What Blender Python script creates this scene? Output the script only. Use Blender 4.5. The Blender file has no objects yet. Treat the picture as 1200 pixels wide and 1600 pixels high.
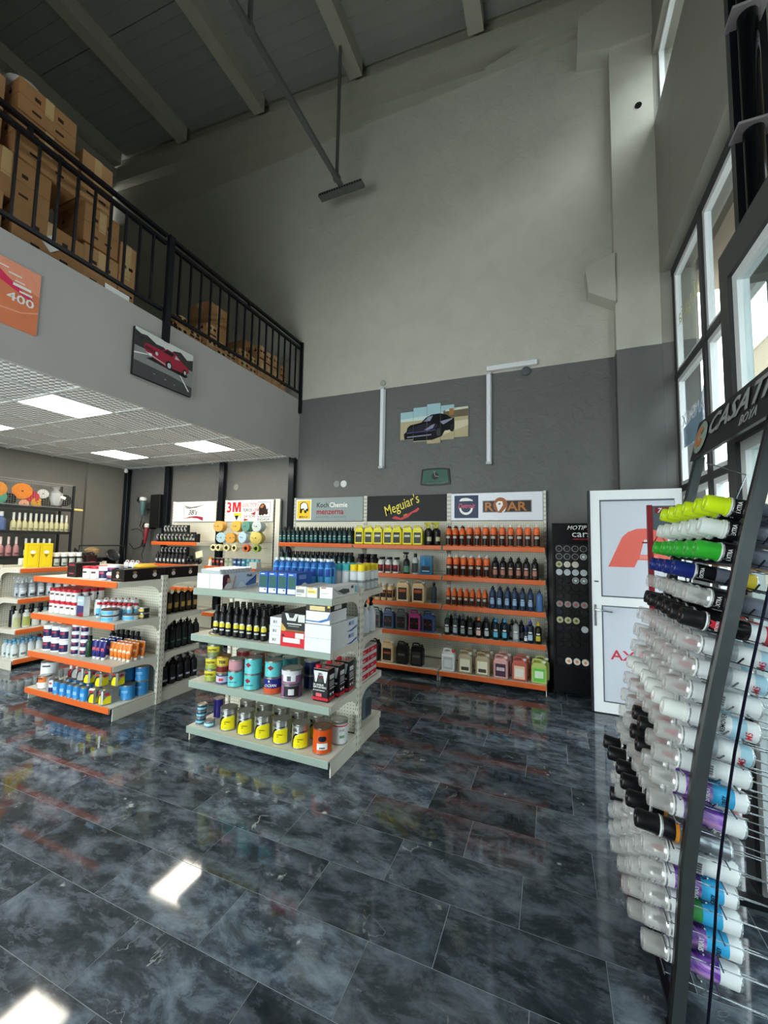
import bpy, bmesh, math, random
from math import sin, cos, pi, radians
from mathutils import Vector, Matrix
from mathutils.geometry import tessellate_polygon
random.seed(7)
C = bpy.context.scene.collection
SC = bpy.context.scene

EXPO, SKY, PANEL, MARB = 0.14, 12.0, 22.0, 1.1   # exposure, sky strength, ceiling panel emission, marble brightness
# ---------------------------------------------------------------- camera
yaw, pitch, roll = -0.392127, 0.0755754, 0.0177482
fw = Vector((sin(yaw)*cos(pitch), cos(yaw)*cos(pitch), sin(pitch)))
rt = Vector((cos(yaw), -sin(yaw), 0)); up = rt.cross(fw)
r2 = cos(roll)*rt + sin(roll)*up; u2 = -sin(roll)*rt + cos(roll)*up
cam = bpy.data.cameras.new('camera'); co = bpy.data.objects.new('camera', cam); C.objects.link(co)
co.matrix_world = Matrix(((r2.x, u2.x, -fw.x, 0), (r2.y, u2.y, -fw.y, 0), (r2.z, u2.z, -fw.z, 1.55), (0, 0, 0, 1)))
cam.sensor_fit = 'VERTICAL'; cam.sensor_height = 36; cam.lens = 36*632/1600; cam.clip_start = .02; cam.clip_end = 300
SC.camera = co

# ---------------------------------------------------------------- world and light
SC.view_settings.view_transform = 'Standard'; SC.view_settings.look = 'None'
SC.view_settings.exposure = EXPO; SC.view_settings.gamma = 1; SC.view_settings.use_curve_mapping = False
w = bpy.data.worlds.new('sky'); SC.world = w; w.use_nodes = True
nt = w.node_tree; bg = nt.nodes['Background']
sk = nt.nodes.new('ShaderNodeTexSky'); sk.sky_type = 'HOSEK_WILKIE'; sk.turbidity = 4; sk.ground_albedo = .35
sk.sun_direction = Vector((-.35, -.55, .75)).normalized()
mixn = nt.nodes.new('ShaderNodeMixRGB'); mixn.inputs[0].default_value = .7
mixn.inputs[2].default_value = (1.0, 1.0, .99, 1)
nt.links.new(sk.outputs[0], mixn.inputs[1]); nt.links.new(mixn.outputs[0], bg.inputs[0]); bg.inputs[1].default_value = SKY
def portal(loc, rot, sx, sy):
    l = bpy.data.lights.new('window_daylight', 'AREA'); l.shape = 'RECTANGLE'; l.size = sx; l.size_y = sy; l.cycles.is_portal = True
    o = bpy.data.objects.new('window_daylight', l); C.objects.link(o); o.location = loc; o.rotation_euler = rot
portal((1.5, 1.7, 2.25), (0, radians(90), 0), 4.5, 6.8)
portal((1.5, 1.6, 6.75), (0, radians(90), 0), .9, 6.8)
portal((-3.3, -1.8, 1.7), (radians(90), 0, 0), 4.4, 3.4)  # guides sky light through the added glazing behind the camera

# ---------------------------------------------------------------- materials
def lin(c):
    if isinstance(c, str):
        c = [int(c[i:i+2], 16)/255 for i in (0, 2, 4)]
    return [(v/12.92 if v <= .04045 else ((v+.055)/1.055)**2.4) for v in c[:3]] + [1]
_m = {}
def M(col, rough=.45, metal=0, var=.06, scale=30, emit=0, name=None, bump=0, coat=0):
    k = (str(col), rough, metal, var, scale, emit, name, bump, coat)
    if k in _m: return _m[k]
    m = bpy.data.materials.new(name or 'paint_%s' % (col if isinstance(col, str) else 'mix')); m.use_nodes = True
    n = m.node_tree.nodes; L = m.node_tree.links; b = n['Principled BSDF']
    b.inputs['Roughness'].default_value = rough; b.inputs['Metallic'].default_value = metal; b.inputs['Specular IOR Level'].default_value = .28
    c = lin(col)
    if coat: b.inputs['Coat Weight'].default_value = coat
    if var or bump:
        tc = n.new('ShaderNodeTexCoord'); nz = n.new('ShaderNodeTexNoise'); nz.inputs['Scale'].default_value = scale; nz.inputs['Detail'].default_value = 3
        L.new(tc.outputs['Object'], nz.inputs['Vector'])
        mr = n.new('ShaderNodeMapRange'); mr.inputs[3].default_value = 1-var*1.6; mr.inputs[4].default_value = 1+var*1.6
        L.new(nz.outputs[0], mr.inputs[0])
        mx = n.new('ShaderNodeMixRGB'); mx.blend_type = 'MULTIPLY'; mx.inputs[0].default_value = 1; mx.inputs[1].default_value = c
        L.new(mr.outputs[0], mx.inputs[2]); L.new(mx.outputs[0], b.inputs['Base Color'])
        if bump:
            bp = n.new('ShaderNodeBump'); bp.inputs['Strength'].default_value = bump; bp.inputs['Distance'].default_value = .01
            L.new(nz.outputs[0], bp.inputs['Height']); L.new(bp.outputs[0], b.inputs['Normal'])
    else: b.inputs['Base Color'].default_value = c
    if emit:
        b.inputs['Emission Color'].default_value = c; b.inputs['Emission Strength'].default_value = emit
    _m[k] = m; return m
def nodes_mat(name):
    m = bpy.data.materials.new(name); m.use_nodes = True
    n = m.node_tree.nodes; return m, n, m.node_tree.links, n['Principled BSDF']
def glassy(name, col, alpha, rough=.1):
    m, n, L, b = nodes_mat(name)
    b.inputs['Base Color'].default_value = lin(col); b.inputs['Roughness'].default_value = rough
    b.inputs['Alpha'].default_value = alpha
    return m
def clear_glass(name, tint=(.88, .93, .93), frac=.9):
    m, n, L, b = nodes_mat(name)
    out = n['Material Output']; t = n.new('ShaderNodeBsdfTransparent'); t.inputs[0].default_value = (*tint, 1)
    g = n.new('ShaderNodeBsdfGlossy'); g.inputs['Roughness'].default_value = .02
    lw = n.new('ShaderNodeLayerWeight'); pw = n.new('ShaderNodeMath'); pw.operation = 'POWER'; pw.inputs[1].default_value = 4; L.new(lw.outputs['Facing'], pw.inputs[0])
    fr = n.new('ShaderNodeMapRange'); fr.inputs[3].default_value = .03; fr.inputs[4].default_value = .6; L.new(pw.outputs[0], fr.inputs[0])
    mx = n.new('ShaderNodeMixShader'); L.new(fr.outputs[0], mx.inputs[0]); L.new(t.outputs[0], mx.inputs[1]); L.new(g.outputs[0], mx.inputs[2])
    L.new(mx.outputs[0], out.inputs[0]); return m

# marble floor tile: every tile draws its own part of the stone
def marble():
    m, n, L, b = nodes_mat('polished_grey_marble')
    tc = n.new('ShaderNodeTexCoord'); oi = n.new('ShaderNodeObjectInfo')
    sc = n.new('ShaderNodeVectorMath'); sc.operation = 'SCALE'; sc.inputs[0].default_value = (37, 91, 53); L.new(oi.outputs['Random'], sc.inputs['Scale'])
    ad = n.new('ShaderNodeVectorMath'); L.new(tc.outputs['Object'], ad.inputs[0]); L.new(sc.outputs[0], ad.inputs[1])
    a = n.new('ShaderNodeTexNoise'); a.inputs['Scale'].default_value = 4.6; a.inputs['Detail'].default_value = 10; a.inputs['Roughness'].default_value = .68; a.inputs['Distortion'].default_value = .35
    mp = n.new('ShaderNodeMapping'); mp.inputs['Rotation'].default_value = (0, 0, .7); mp.inputs['Scale'].default_value = (1, 1.7, 1)
    L.new(ad.outputs[0], mp.inputs[0]); L.new(mp.outputs[0], a.inputs['Vector'])
    r = n.new('ShaderNodeValToRGB'); e = r.color_ramp.elements
    e[0].position = .3; e[0].color = lin('22282f'); e[1].position = .74; e[1].color = lin('848e98')
    x = e.new(.46); x.color = lin('3c434a'); x = e.new(.56); x.color = lin('5c6670')
    L.new(a.outputs[0], r.inputs[0])
    v = n.new('ShaderNodeTexNoise'); v.inputs['Scale'].default_value = 2.3; v.inputs['Detail'].default_value = 6; v.inputs['Distortion'].default_value = 1.6
    L.new(ad.outputs[0], v.inputs['Vector'])
    m1 = n.new('ShaderNodeMath'); m1.operation = 'SUBTRACT'; m1.inputs[1].default_value = .5; L.new(v.outputs[0], m1.inputs[0])
    m2 = n.new('ShaderNodeMath'); m2.operation = 'ABSOLUTE'; L.new(m1.outputs[0], m2.inputs[0])
    mr = n.new('ShaderNodeMapRange'); mr.inputs[1].default_value = 0; mr.inputs[2].default_value = .006; mr.inputs[3].default_value = .5; mr.inputs[4].default_value = 0; L.new(m2.outputs[0], mr.inputs[0])
    gate = n.new('ShaderNodeTexNoise'); gate.inputs['Scale'].default_value = 3.1; L.new(ad.outputs[0], gate.inputs['Vector'])
    gr = n.new('ShaderNodeMapRange'); gr.inputs[1].default_value = .56; gr.inputs[2].default_value = .66; L.new(gate.outputs[0], gr.inputs[0])
    mm = n.new('ShaderNodeMath'); mm.operation = 'MULTIPLY'; L.new(mr.outputs[0], mm.inputs[0]); L.new(gr.outputs[0], mm.inputs[1])
    sp = n.new('ShaderNodeTexNoise'); sp.inputs['Scale'].default_value = 11; sp.inputs['Detail'].default_value = 5; L.new(ad.outputs[0], sp.inputs['Vector'])
    sr = n.new('ShaderNodeMapRange'); sr.inputs[1].default_value = .70; sr.inputs[2].default_value = .76; sr.inputs[4].default_value = .75; L.new(sp.outputs[0], sr.inputs[0])
    mxm = n.new('ShaderNodeMath'); mxm.operation = 'MAXIMUM'; L.new(mm.outputs[0], mxm.inputs[0]); L.new(sr.outputs[0], mxm.inputs[1])
    f1 = n.new('ShaderNodeTexNoise'); f1.inputs['Scale'].default_value = 7.5; f1.inputs['Detail'].default_value = 9; f1.inputs['Roughness'].default_value = .7; f1.inputs['Distortion'].default_value = .25
    mp2 = n.new('ShaderNodeMapping'); mp2.inputs['Rotation'].default_value = (0, 0, -.6); mp2.inputs['Scale'].default_value = (1, 2.4, 1); L.new(ad.outputs[0], mp2.inputs[0]); L.new(mp2.outputs[0], f1.inputs['Vector'])
    fr_ = n.new('ShaderNodeMapRange'); fr_.inputs[1].default_value = .55; fr_.inputs[2].default_value = .60; fr_.inputs[4].default_value = .42; L.new(f1.outputs[0], fr_.inputs[0])
    fx = n.new('ShaderNodeMixRGB'); L.new(fr_.outputs[0], fx.inputs[0]); L.new(r.outputs[0], fx.inputs[1]); fx.inputs[2].default_value = lin('727c87')
    mx = n.new('ShaderNodeMixRGB'); L.new(mxm.outputs[0], mx.inputs[0]); L.new(fx.outputs[0], mx.inputs[1]); mx.inputs[2].default_value = lin('c9ccc8')
    tv = n.new('ShaderNodeMapRange'); tv.inputs[3].default_value = .5*MARB; tv.inputs[4].default_value = 1.15*MARB; L.new(oi.outputs['Random'], tv.inputs[0])
    mu = n.new('ShaderNodeMixRGB'); mu.blend_type = 'MULTIPLY'; mu.inputs[0].default_value = 1; L.new(mx.outputs[0], mu.inputs[1]); L.new(tv.outputs[0], mu.inputs[2])
    L.new(mu.outputs[0], b.inputs['Base Color'])
    rr = n.new('ShaderNodeMapRange'); rr.inputs[3].default_value = .03; rr.inputs[4].default_value = .09; L.new(a.outputs[0], rr.inputs[0]); L.new(rr.outputs[0], b.inputs['Roughness'])
    b.inputs['IOR'].default_value = 1.5; b.inputs['Specular IOR Level'].default_value = .5
    return m
# plaster: light paint above z = 3.73, dark grey paint below, trowel marks
def plaster(name, lo, hi, split=3.725, bumpy=.42):
    m, n, L, b = nodes_mat(name)
    g = n.new('ShaderNodeNewGeometry'); sx = n.new('ShaderNodeSeparateXYZ'); L.new(g.outputs['Position'], sx.inputs[0])
    nz = n.new('ShaderNodeTexNoise'); nz.inputs['Scale'].default_value = 3.5; nz.inputs['Detail'].default_value = 6; nz.inputs['Distortion'].default_value = .6; L.new(g.outputs['Position'], nz.inputs['Vector'])
    ma = n.new('ShaderNodeMath'); ma.operation = 'MULTIPLY_ADD'; ma.inputs[1].default_value = .012; L.new(nz.outputs[0], ma.inputs[0]); L.new(sx.outputs[2], ma.inputs[2])
    gt = n.new('ShaderNodeMath'); gt.operation = 'GREATER_THAN'; gt.inputs[1].default_value = split+.006; L.new(ma.outputs[0], gt.inputs[0])
    mx = n.new('ShaderNodeMixRGB'); L.new(gt.outputs[0], mx.inputs[0]); mx.inputs[1].default_value = lin(lo); mx.inputs[2].default_value = lin(hi)
    mr = n.new('ShaderNodeMapRange'); mr.inputs[3].default_value = .88; mr.inputs[4].default_value = 1.12; L.new(nz.outputs[0], mr.inputs[0])
    mu = n.new('ShaderNodeMixRGB'); mu.blend_type = 'MULTIPLY'; mu.inputs[0].default_value = 1; L.new(mx.outputs[0], mu.inputs[1]); L.new(mr.outputs[0], mu.inputs[2]); L.new(mu.outputs[0], b.inputs['Base Color'])
    n2 = n.new('ShaderNodeTexNoise'); n2.inputs['Scale'].default_value = 7; n2.inputs['Detail'].default_value = 5; n2.inputs['Distortion'].default_value = 1.2; L.new(g.outputs['Position'], n2.inputs['Vector'])
    bp = n.new('ShaderNodeBump'); bp.inputs['Strength'].default_value = bumpy; bp.inputs['Distance'].default_value = .03; L.new(n2.outputs[0], bp.inputs['Height']); L.new(bp.outputs[0], b.inputs['Normal'])
    b.inputs['Roughness'].default_value = .55; return m
def ceiling_tile_mat():
    m, n, L, b = nodes_mat('embossed_ceiling_tile')
    tc = n.new('ShaderNodeTexCoord')
    mp = n.new('ShaderNodeMapping'); mp.inputs['Scale'].default_value = (62, 88, 1); mp.inputs['Rotation'].default_value = (0, 0, .62); L.new(tc.outputs['Object'], mp.inputs[0])
    sx = n.new('ShaderNodeSeparateXYZ'); L.new(mp.outputs[0], sx.inputs[0])
    s1 = n.new('ShaderNodeMath'); s1.operation = 'SINE'; L.new(sx.outputs[0], s1.inputs[0]); s2 = n.new('ShaderNodeMath'); s2.operation = 'SINE'; L.new(sx.outputs[1], s2.inputs[0])
    wv = n.new('ShaderNodeMath'); wv.operation = 'MULTIPLY_ADD'; L.new(s1.outputs[0], wv.inputs[0]); L.new(s2.outputs[0], wv.inputs[1]); wv.inputs[2].default_value = .5
    r = n.new('ShaderNodeValToRGB'); r.color_ramp.elements[0].color = lin('8c8d90'); r.color_ramp.elements[1].color = lin('f6f6f4'); r.color_ramp.elements[0].position = .35; r.color_ramp.elements[1].position = .65; L.new(wv.outputs[0], r.inputs[0]); L.new(r.outputs[0], b.inputs['Base Color'])
    bp = n.new('ShaderNodeBump'); bp.inputs['Strength'].default_value = .5; bp.inputs['Distance'].default_value = .006; L.new(wv.outputs[0], bp.inputs['Height']); L.new(bp.outputs[0], b.inputs['Normal'])
    b.inputs['Roughness'].default_value = .5; return m
def pegboard():
    m, n, L, b = nodes_mat('perforated_cream_steel')
    tc = n.new('ShaderNodeTexCoord'); mp = n.new('ShaderNodeMapping'); mp.inputs['Scale'].default_value = (40, 1, 40); L.new(tc.outputs['Object'], mp.inputs[0])
    fr = n.new('ShaderNodeVectorMath'); fr.operation = 'FRACTION'; L.new(mp.outputs[0], fr.inputs[0])
    sb = n.new('ShaderNodeVectorMath'); sb.operation = 'SUBTRACT'; sb.inputs[1].default_value = (.5, 0, .5); L.new(fr.outputs[0], sb.inputs[0])
    mk = n.new('ShaderNodeVectorMath'); mk.operation = 'MULTIPLY'; mk.inputs[1].default_value = (1, 0, 1); L.new(sb.outputs[0], mk.inputs[0])
    ln = n.new('ShaderNodeVectorMath'); ln.operation = 'LENGTH'; L.new(mk.outputs[0], ln.inputs[0])
    lt = n.new('ShaderNodeMath'); lt.operation = 'LESS_THAN'; lt.inputs[1].default_value = .17; L.new(ln.outputs['Value'], lt.inputs[0])
    mx = n.new('ShaderNodeMixRGB'); L.new(lt.outputs[0], mx.inputs[0]); mx.inputs[1].default_value = lin('dcd9c8'); mx.inputs[2].default_value = lin('77735f')
    L.new(mx.outputs[0], b.inputs['Base Color']); b.inputs['Roughness'].default_value = .5; return m
def cardboard(col, name='brown_cardboard'):
    m, n, L, b = nodes_mat(name)
    tc = n.new('ShaderNodeTexCoord'); nz = n.new('ShaderNodeTexNoise'); nz.inputs['Scale'].default_value = 6; nz.inputs['Detail'].default_value = 5; L.new(tc.outputs['Object'], nz.inputs['Vector'])
    mr = n.new('ShaderNodeMapRange'); mr.inputs[3].default_value = .82; mr.inputs[4].default_value = 1.15; L.new(nz.outputs[0], mr.inputs[0])
    mu = n.new('ShaderNodeMixRGB'); mu.blend_type = 'MULTIPLY'; mu.inputs[0].default_value = 1; mu.inputs[1].default_value = lin(col); L.new(mr.outputs[0], mu.inputs[2]); L.new(mu.outputs[0], b.inputs['Base Color'])
    b.inputs['Roughness'].default_value = .8; return m
MARBLE = marble(); PEG = pegboard(); CTILE = ceiling_tile_mat()
WALLM = plaster('two_tone_plaster', '5f5f5d', 'b6b3a7'); COLM = plaster('column_plaster', '5f5f5d', 'b6b3a7', 3.735, .15)
DARKW = plaster('dark_grey_plaster', '77756e', '77756e', 9, .1); CONC = plaster('raw_concrete', 'aba899', 'aba899', 20, .3)
FASC = M('aca9a5', .5, var=.03, scale=3, name='grey_fascia_paint')
IRON = M('17181d', .35, .3, name='black_painted_iron'); BLK = M('0c0c0e', .3); WHITE = M('e9e9e6', .35); CREAM = M('dad7ca', .42, var=.02, name='cream_powder_coat')
ORANGE = M('d2622c', .35, var=.03, name='orange_price_strip'); GSTRIP = M('8f9d92', .35, var=.03, name='grey_green_price_strip'); STEEL = M('b8babd', .25, .9, name='bare_steel')
ALUW = M('e6e9ea', .3, var=.02, name='white_aluminium'); ALUD = M('3a3a3b', .4, var=.03, name='dark_grey_mullion_paint'); GLASS = clear_glass('window_glass')
CARD = cardboard('b98a5c'); CARD2 = cardboard('a87a4c', 'darker_cardboard'); GROUT = M('9ba1a5', .6, name='pale_grout')

# ---------------------------------------------------------------- mesh builder
class MB:
    def __init__(s): s.v = []; s.f = []; s.mi = []
    def add(s, v, f, m=0, X=None):
        o = len(s.v); s.v += [tuple(X @ Vector(p)) if X else tuple(p) for p in v]; s.f += [[i+o for i in q] for q in f]; s.mi += [m]*len(f); return s
    def box(s, x0, x1, y0, y1, z0, z1, m=0, X=None, b=0):
        if b:
            bm = bmesh.new(); bmesh.ops.create_cube(bm, size=1)
            for v in bm.verts: v.co = Vector(((x0+x1)/2+v.co.x*(x1-x0), (y0+y1)/2+v.co.y*(y1-y0), (z0+z1)/2+v.co.z*(z1-z0)))
            bmesh.ops.bevel(bm, geom=bm.edges[:], offset=b, segments=1, affect='EDGES')
            bm.verts.index_update(); s.add([v.co[:] for v in bm.verts], [[v.index for v in f.verts] for f in bm.faces], m, X); bm.free(); return s
        v = [(x0,y0,z0),(x1,y0,z0),(x1,y1,z0),(x0,y1,z0),(x0,y0,z1),(x1,y0,z1),(x1,y1,z1),(x0,y1,z1)]
        return s.add(v, [[0,3,2,1],[4,5,6,7],[0,1,5,4],[1,2,6,5],[2,3,7,6],[3,0,4,7]], m, X)
    def lathe(s, prof, n=16, m=0, X=None, a0=0, a1=2*pi, cap=True):
        full = abs(a1-a0-2*pi) < 1e-6; k = n if full else n+1; v = []; f = []
        for (r, z) in prof:
            for i in range(k): a = a0+(a1-a0)*i/n; v.append((r*cos(a), r*sin(a), z))
        for j in range(len(prof)-1):
            for i in range(n):
                i2 = (i+1) % k; f.append([j*k+i, j*k+i2, (j+1)*k+i2, (j+1)*k+i])
        if full and cap:
            if prof[0][0] > 1e-5: f.append(list(range(k))[::-1])
            if prof[-1][0] > 1e-5: f.append([(len(prof)-1)*k+i for i in range(k)])
        return s.add(v, f, m, X)
    def prism(s, poly, a, b, axis='y', m=0, X=None):
        n = len(poly)
        def P(p, t): return (p[0], t, p[1]) if axis == 'y' else ((t, p[0], p[1]) if axis == 'x' else (p[0], p[1], t))
        v = [P(p, a) for p in poly]+[P(p, b) for p in poly]
        tri = tessellate_polygon([[Vector((p[0], p[1], 0)) for p in poly]])
        f = [list(t) for t in tri]+[[i+n for i in t][::-1] for t in tri]+[[i, (i+1) % n, (i+1) % n+n, i+n] for i in range(n)]
        return s.add(v, f, m, X)
    def tube(s, pts, r, n=6, m=0, closed=False):
        pts = [Vector(p) for p in pts]; v = []; f = []; N = len(pts)
        for i, p in enumerate(pts):
            d = (pts[min(i+1, N-1)]-pts[max(i-1, 0)]).normalized() if not closed else (pts[(i+1) % N]-pts[i-1]).normalized()
            a = d.cross(Vector((0, 0, 1)) if abs(d.z) < .9 else Vector((0, 1, 0))).normalized(); b2 = d.cross(a)
            for k in range(n): t = 2*pi*k/n; v.append(p+a*r*cos(t)+b2*r*sin(t))
        for i in range(N if closed else N-1):
            for k in range(n): j = (i+1) % N; f.append([i*n+k, i*n+(k+1) % n, j*n+(k+1) % n, j*n+k])
        if not closed: f += [list(range(n))[::-1], [(N-1)*n+k for k in range(n)]]
        return s.add(v, f, m)
    def quad(s, a, b, c, d, m=0): return s.add([a, b, c, d], [[0, 1, 2, 3]], m)
    def build(s, name, mats, parent=None, smooth=None, loc=None, rot=None):
        me = bpy.data.meshes.new(name); me.from_pydata(s.v, [], s.f)
        for x in (mats if isinstance(mats, (list, tuple)) else [mats]): me.materials.append(x)
        if any(s.mi): me.polygons.foreach_set('material_index', s.mi)
        bm = bmesh.new(); bm.from_mesh(me); bmesh.ops.recalc_face_normals(bm, faces=bm.faces); bm.to_mesh(me); bm.free()
        if smooth:
            me.polygons.foreach_set('use_smooth', [True]*len(me.polygons)); me.set_sharp_from_angle(angle=radians(smooth))
        me.update(); return obj(name, me, parent, loc, rot)
def obj(name, me, parent=None, loc=None, rot=None):
    o = bpy.data.objects.new(name, me); C.objects.link(o)
    if parent: o.parent = parent
    if loc: o.location = loc
    if rot: o.rotation_euler = rot
    return o
LABELS = {}
def tag(o, label, cat, group=None):
    o['label'] = label; o['category'] = cat
    if group: o['group'] = group
    return o
def thing(name, label, cat, loc=(0, 0, 0), rz=0, group=None):
    o = bpy.data.objects.new(name, None); C.objects.link(o); o.location = loc; o.rotation_euler = (0, 0, rz); o.empty_display_size = .05
    return tag(o, label, cat, group)
def struct(o): o['kind'] = 'structure'; return o
def kids(o): return [c for c in o.children]
def dup(o, parent=None):
    c = o.copy(); C.objects.link(c); c.parent = parent
    for k in kids(o): dup(k, c)
    return c
used = set()
def put(p, loc, rz=0, label=None, group=None, rot=None, s=None):
    o = p if p.name not in used else dup(p)
    if o is p: used.add(p.name)
    if not rot and p.name.startswith(('paint_can', 'tub', 'bottle', 'square_can')) and loc[1] < 2.85 and loc[0] > -5: rz += .4 if loc[0] > -3 else .3
    o.location = loc; o.rotation_euler = rot if rot else (0, 0, rz)
    if s: o.scale = s
    if label: o['label'] = label
    if group: o['group'] = group
    return o
ORD = 'leftmost,second,third,fourth,fifth,sixth,seventh,eighth,ninth,tenth,eleventh,twelfth,thirteenth,fourteenth,fifteenth,sixteenth,seventeenth,eighteenth'.split(',')
def nth(i, n): return 'leftmost' if i == 0 else ('rightmost' if i == n-1 else ORD[i]+' from left,')
ROWN = ['front', 'second', 'third', 'fourth', 'fifth']
def row(p, n, x, y, z, dx, dy=0, rz=0, desc='', place='', group='', rows=1, ry=.08, jit=.003, rdx=0):
    for r in range(rows):
        for i in range(n):
            lab = f'{nth(i, n)} {desc}, ' + (f'{ROWN[r]} row, ' if rows > 1 else '') + place
            c, s_ = cos(rz), sin(rz)
            ox, oy = -s_*r*ry+rdx*r, c*r*ry
            put(p, (x+dx*i+ox+random.uniform(-jit, jit), y+dy*i+oy+random.uniform(-jit, jit), z), rz+random.uniform(-.1, .1), lab, group)
def text(s, size, mat, parent, loc, rot=(pi/2, 0, 0), name='lettering', bold=0, shear=0, align='LEFT', sx=1, ext=.0006, mirror=False, space=1):
    cu = bpy.data.curves.new(name, 'FONT'); cu.body = s; cu.size = size; cu.extrude = ext; cu.offset = min(bold, .05)*size*(.1 if 'M' in s else .45); cu.shear = shear; cu.align_x = align; cu.resolution_u = 2; cu.space_character = space
    t = bpy.data.objects.new('tmp', cu); me = bpy.data.meshes.new_from_object(t); bpy.data.objects.remove(t); bpy.data.curves.remove(cu)
    me.name = name; me.materials.clear(); me.materials.append(mat)
    o = obj(name, me, parent, loc, rot); o.scale = (-sx if mirror else sx, 1, 1); return o
# flat printed artwork made of layered polygons in a u,v frame (local x, z; faces -y)
def clip(poly, r):
    def cl(P, ins, inter):
        out = []
        for i in range(len(P)):
            a, b = P[i-1], P[i]
            if ins(b):
                if not ins(a): out.append(inter(a, b))
                out.append(b)
            elif ins(a): out.append(inter(a, b))
        return out
    for ax, sg, val in ((0, 1, r[0]), (0, -1, r[1]), (1, 1, r[2]), (1, -1, r[3])):
        if not poly: return []
        poly = cl(poly, lambda p: sg*(p[ax]-val) >= -1e-9, lambda a, b: tuple(a[k]+(b[k]-a[k])*(val-a[ax])/(b[ax]-a[ax]) for k in (0, 1)))
    return poly
def art(name, parent, rect, shapes, y=0, step=.0003, origin=(0, 0), S=1):
    mb = MB(); mats = []; k = 0
    for mat, poly in shapes:
        poly = [(origin[0]+p[0]*S, origin[1]+p[1]*S) for p in poly]
        if rect: poly = clip(poly, rect)
        if len(poly) < 3: continue
        if mat not in mats: mats.append(mat)
        k += 1; yy = y-k*step
        tri = tessellate_polygon([[Vector((p[0], p[1], 0)) for p in poly]])
        mb.add([(p[0], yy, p[1]) for p in poly], [list(t) for t in tri], mats.index(mat))
    o = mb.build(name, mats, parent)
    return o
def ell(cx, cy, rx, ry, n=20, a0=0, a1=2*pi): return [(cx+rx*cos(a0+(a1-a0)*i/n), cy+ry*sin(a0+(a1-a0)*i/n)) for i in range(n+(0 if abs(a1-a0-2*pi) < 1e-6 else 1))]
def rc(x0, x1, y0, y1): return [(x0, y0), (x1, y0), (x1, y1), (x0, y1)]
# ================================================================= SETTING
W = 5.15; XL, XR = -7.35, 1.13; U = lambda X: 9.18-.0995*(X+8.34)
# floor: slabs of polished marble laid in staggered rows, thin pale joints
fl = struct(MB().box(-8.6, 1.6, -1.95, 5.35, -.1, -.0009).build('floor', GROUT))
fl.data.materials[0] = GROUT
rows_y = [.985+.2865*k for k in range(-7, 7)]
while rows_y[-1] < 5.3: rows_y.append(rows_y[-1]+.297)
offs = {1: -.975, 2: -.087, 3: -.422, 4: -.14, 5: -.423, 6: -.098, 7: -.492, 8: -.18, 9: -.502}
TL = .5925; tm = {}
def tile(x0, x1, y0, y1):
    g = .0014; wd, dp = round(x1-x0-2*g, 3), round(y1-y0-2*g, 3)
    if (wd, dp) not in tm:
        o = MB().box(-wd/2, wd/2, -dp/2, dp/2, -.003, 0).build('marble_tile', MARBLE, fl); tm[(wd, dp)] = o.data
    else: o = obj('marble_tile', tm[(wd, dp)], fl)
    o.location = ((x0+x1)/2, (y0+y1)/2, 0)
for k in range(len(rows_y)-1):
    line = k-7+1  # row between line-1 and line
    y0, y1 = rows_y[k], min(rows_y[k+1], 5.15)
    if y0 >= 5.14 or y1 < .35: continue
    off = offs.get(line, random.uniform(0, TL)) % TL
    xmin = -7.35 if y0 > 1.9 else (-5 if y0 > 1 else -3.2)
    x = off-14*TL
    while x < XR+.15:
        a, b = max(x, XL), min(x+TL, XR+.15)
        if b-a > .03 and b > xmin: tile(a, b, y0, y1)
        x += TL
fs = MB()
for (a, b, c, d) in ((-7.35, 1.28, -1.75, rows_y[5]),): fs.box(a, b, c, d, -.003, 0)
fs.build('marble_paving', MARBLE, fl)['kind'] = 'stuff'

# back wall with its proud masonry band, roof rafter, corner columns with corbels
wb = struct(MB().box(-8.7, 1.5, W, W+.25, -.1, 7.93).build('wall_back', WALLM))
MB().box(-8.7, 1.5, W+.07, W+.25, 7.93, 9.6).build('rafter_web', CONC, wb)
MB().prism([(-8.6, 7.9), (1.5, 7.9), (1.5, 7.955), (-8.6, 7.955)], W-.02, W+.07, 'y').build('ledge', CONC, wb)
raf = struct(MB().prism([(-8.5, U(-8.5)-.33), (1.5, U(1.5)-.33), (1.5, U(1.5)), (-8.5, U(-8.5))], 5.05, W+.07).build('trim_1', CONC))
MB().prism([(-.75, 7.95), (.55, 7.95), (.55, U(.55)-.31), (-.2, U(-.2)-.31)], 5.075, W+.07).build('haunch', CONC, raf)
# right corner column with two corbels
cr = struct(MB().box(.70, XR-.001, 5.0, W, -.1, 7.9).build('wall_pillar', COLM))
MB().prism([(.70, 4.27), (.43, 4.44), (.40, 4.74), (.70, 4.85)], 4.95, W).build('corbel', COLM, cr)
MB().prism([(.70, 7.37), (.36, 7.45), (.38, 7.92), (.70, 8.0), (XR-.001, 8.3), (XR-.001, 7.37)], 4.95, W).build('corbel', COLM, cr)
MB().lathe([(.035, 0), (.035, .012)], 14).build('drain_hole', BLK, cr, loc=(.98, 5.001, 6.57), rot=(pi/2, 0, 0))
struct(MB().box(-8.75, -7.35, 4.42, W, 0, 2.83).build('trim_2', DARKW))
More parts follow.
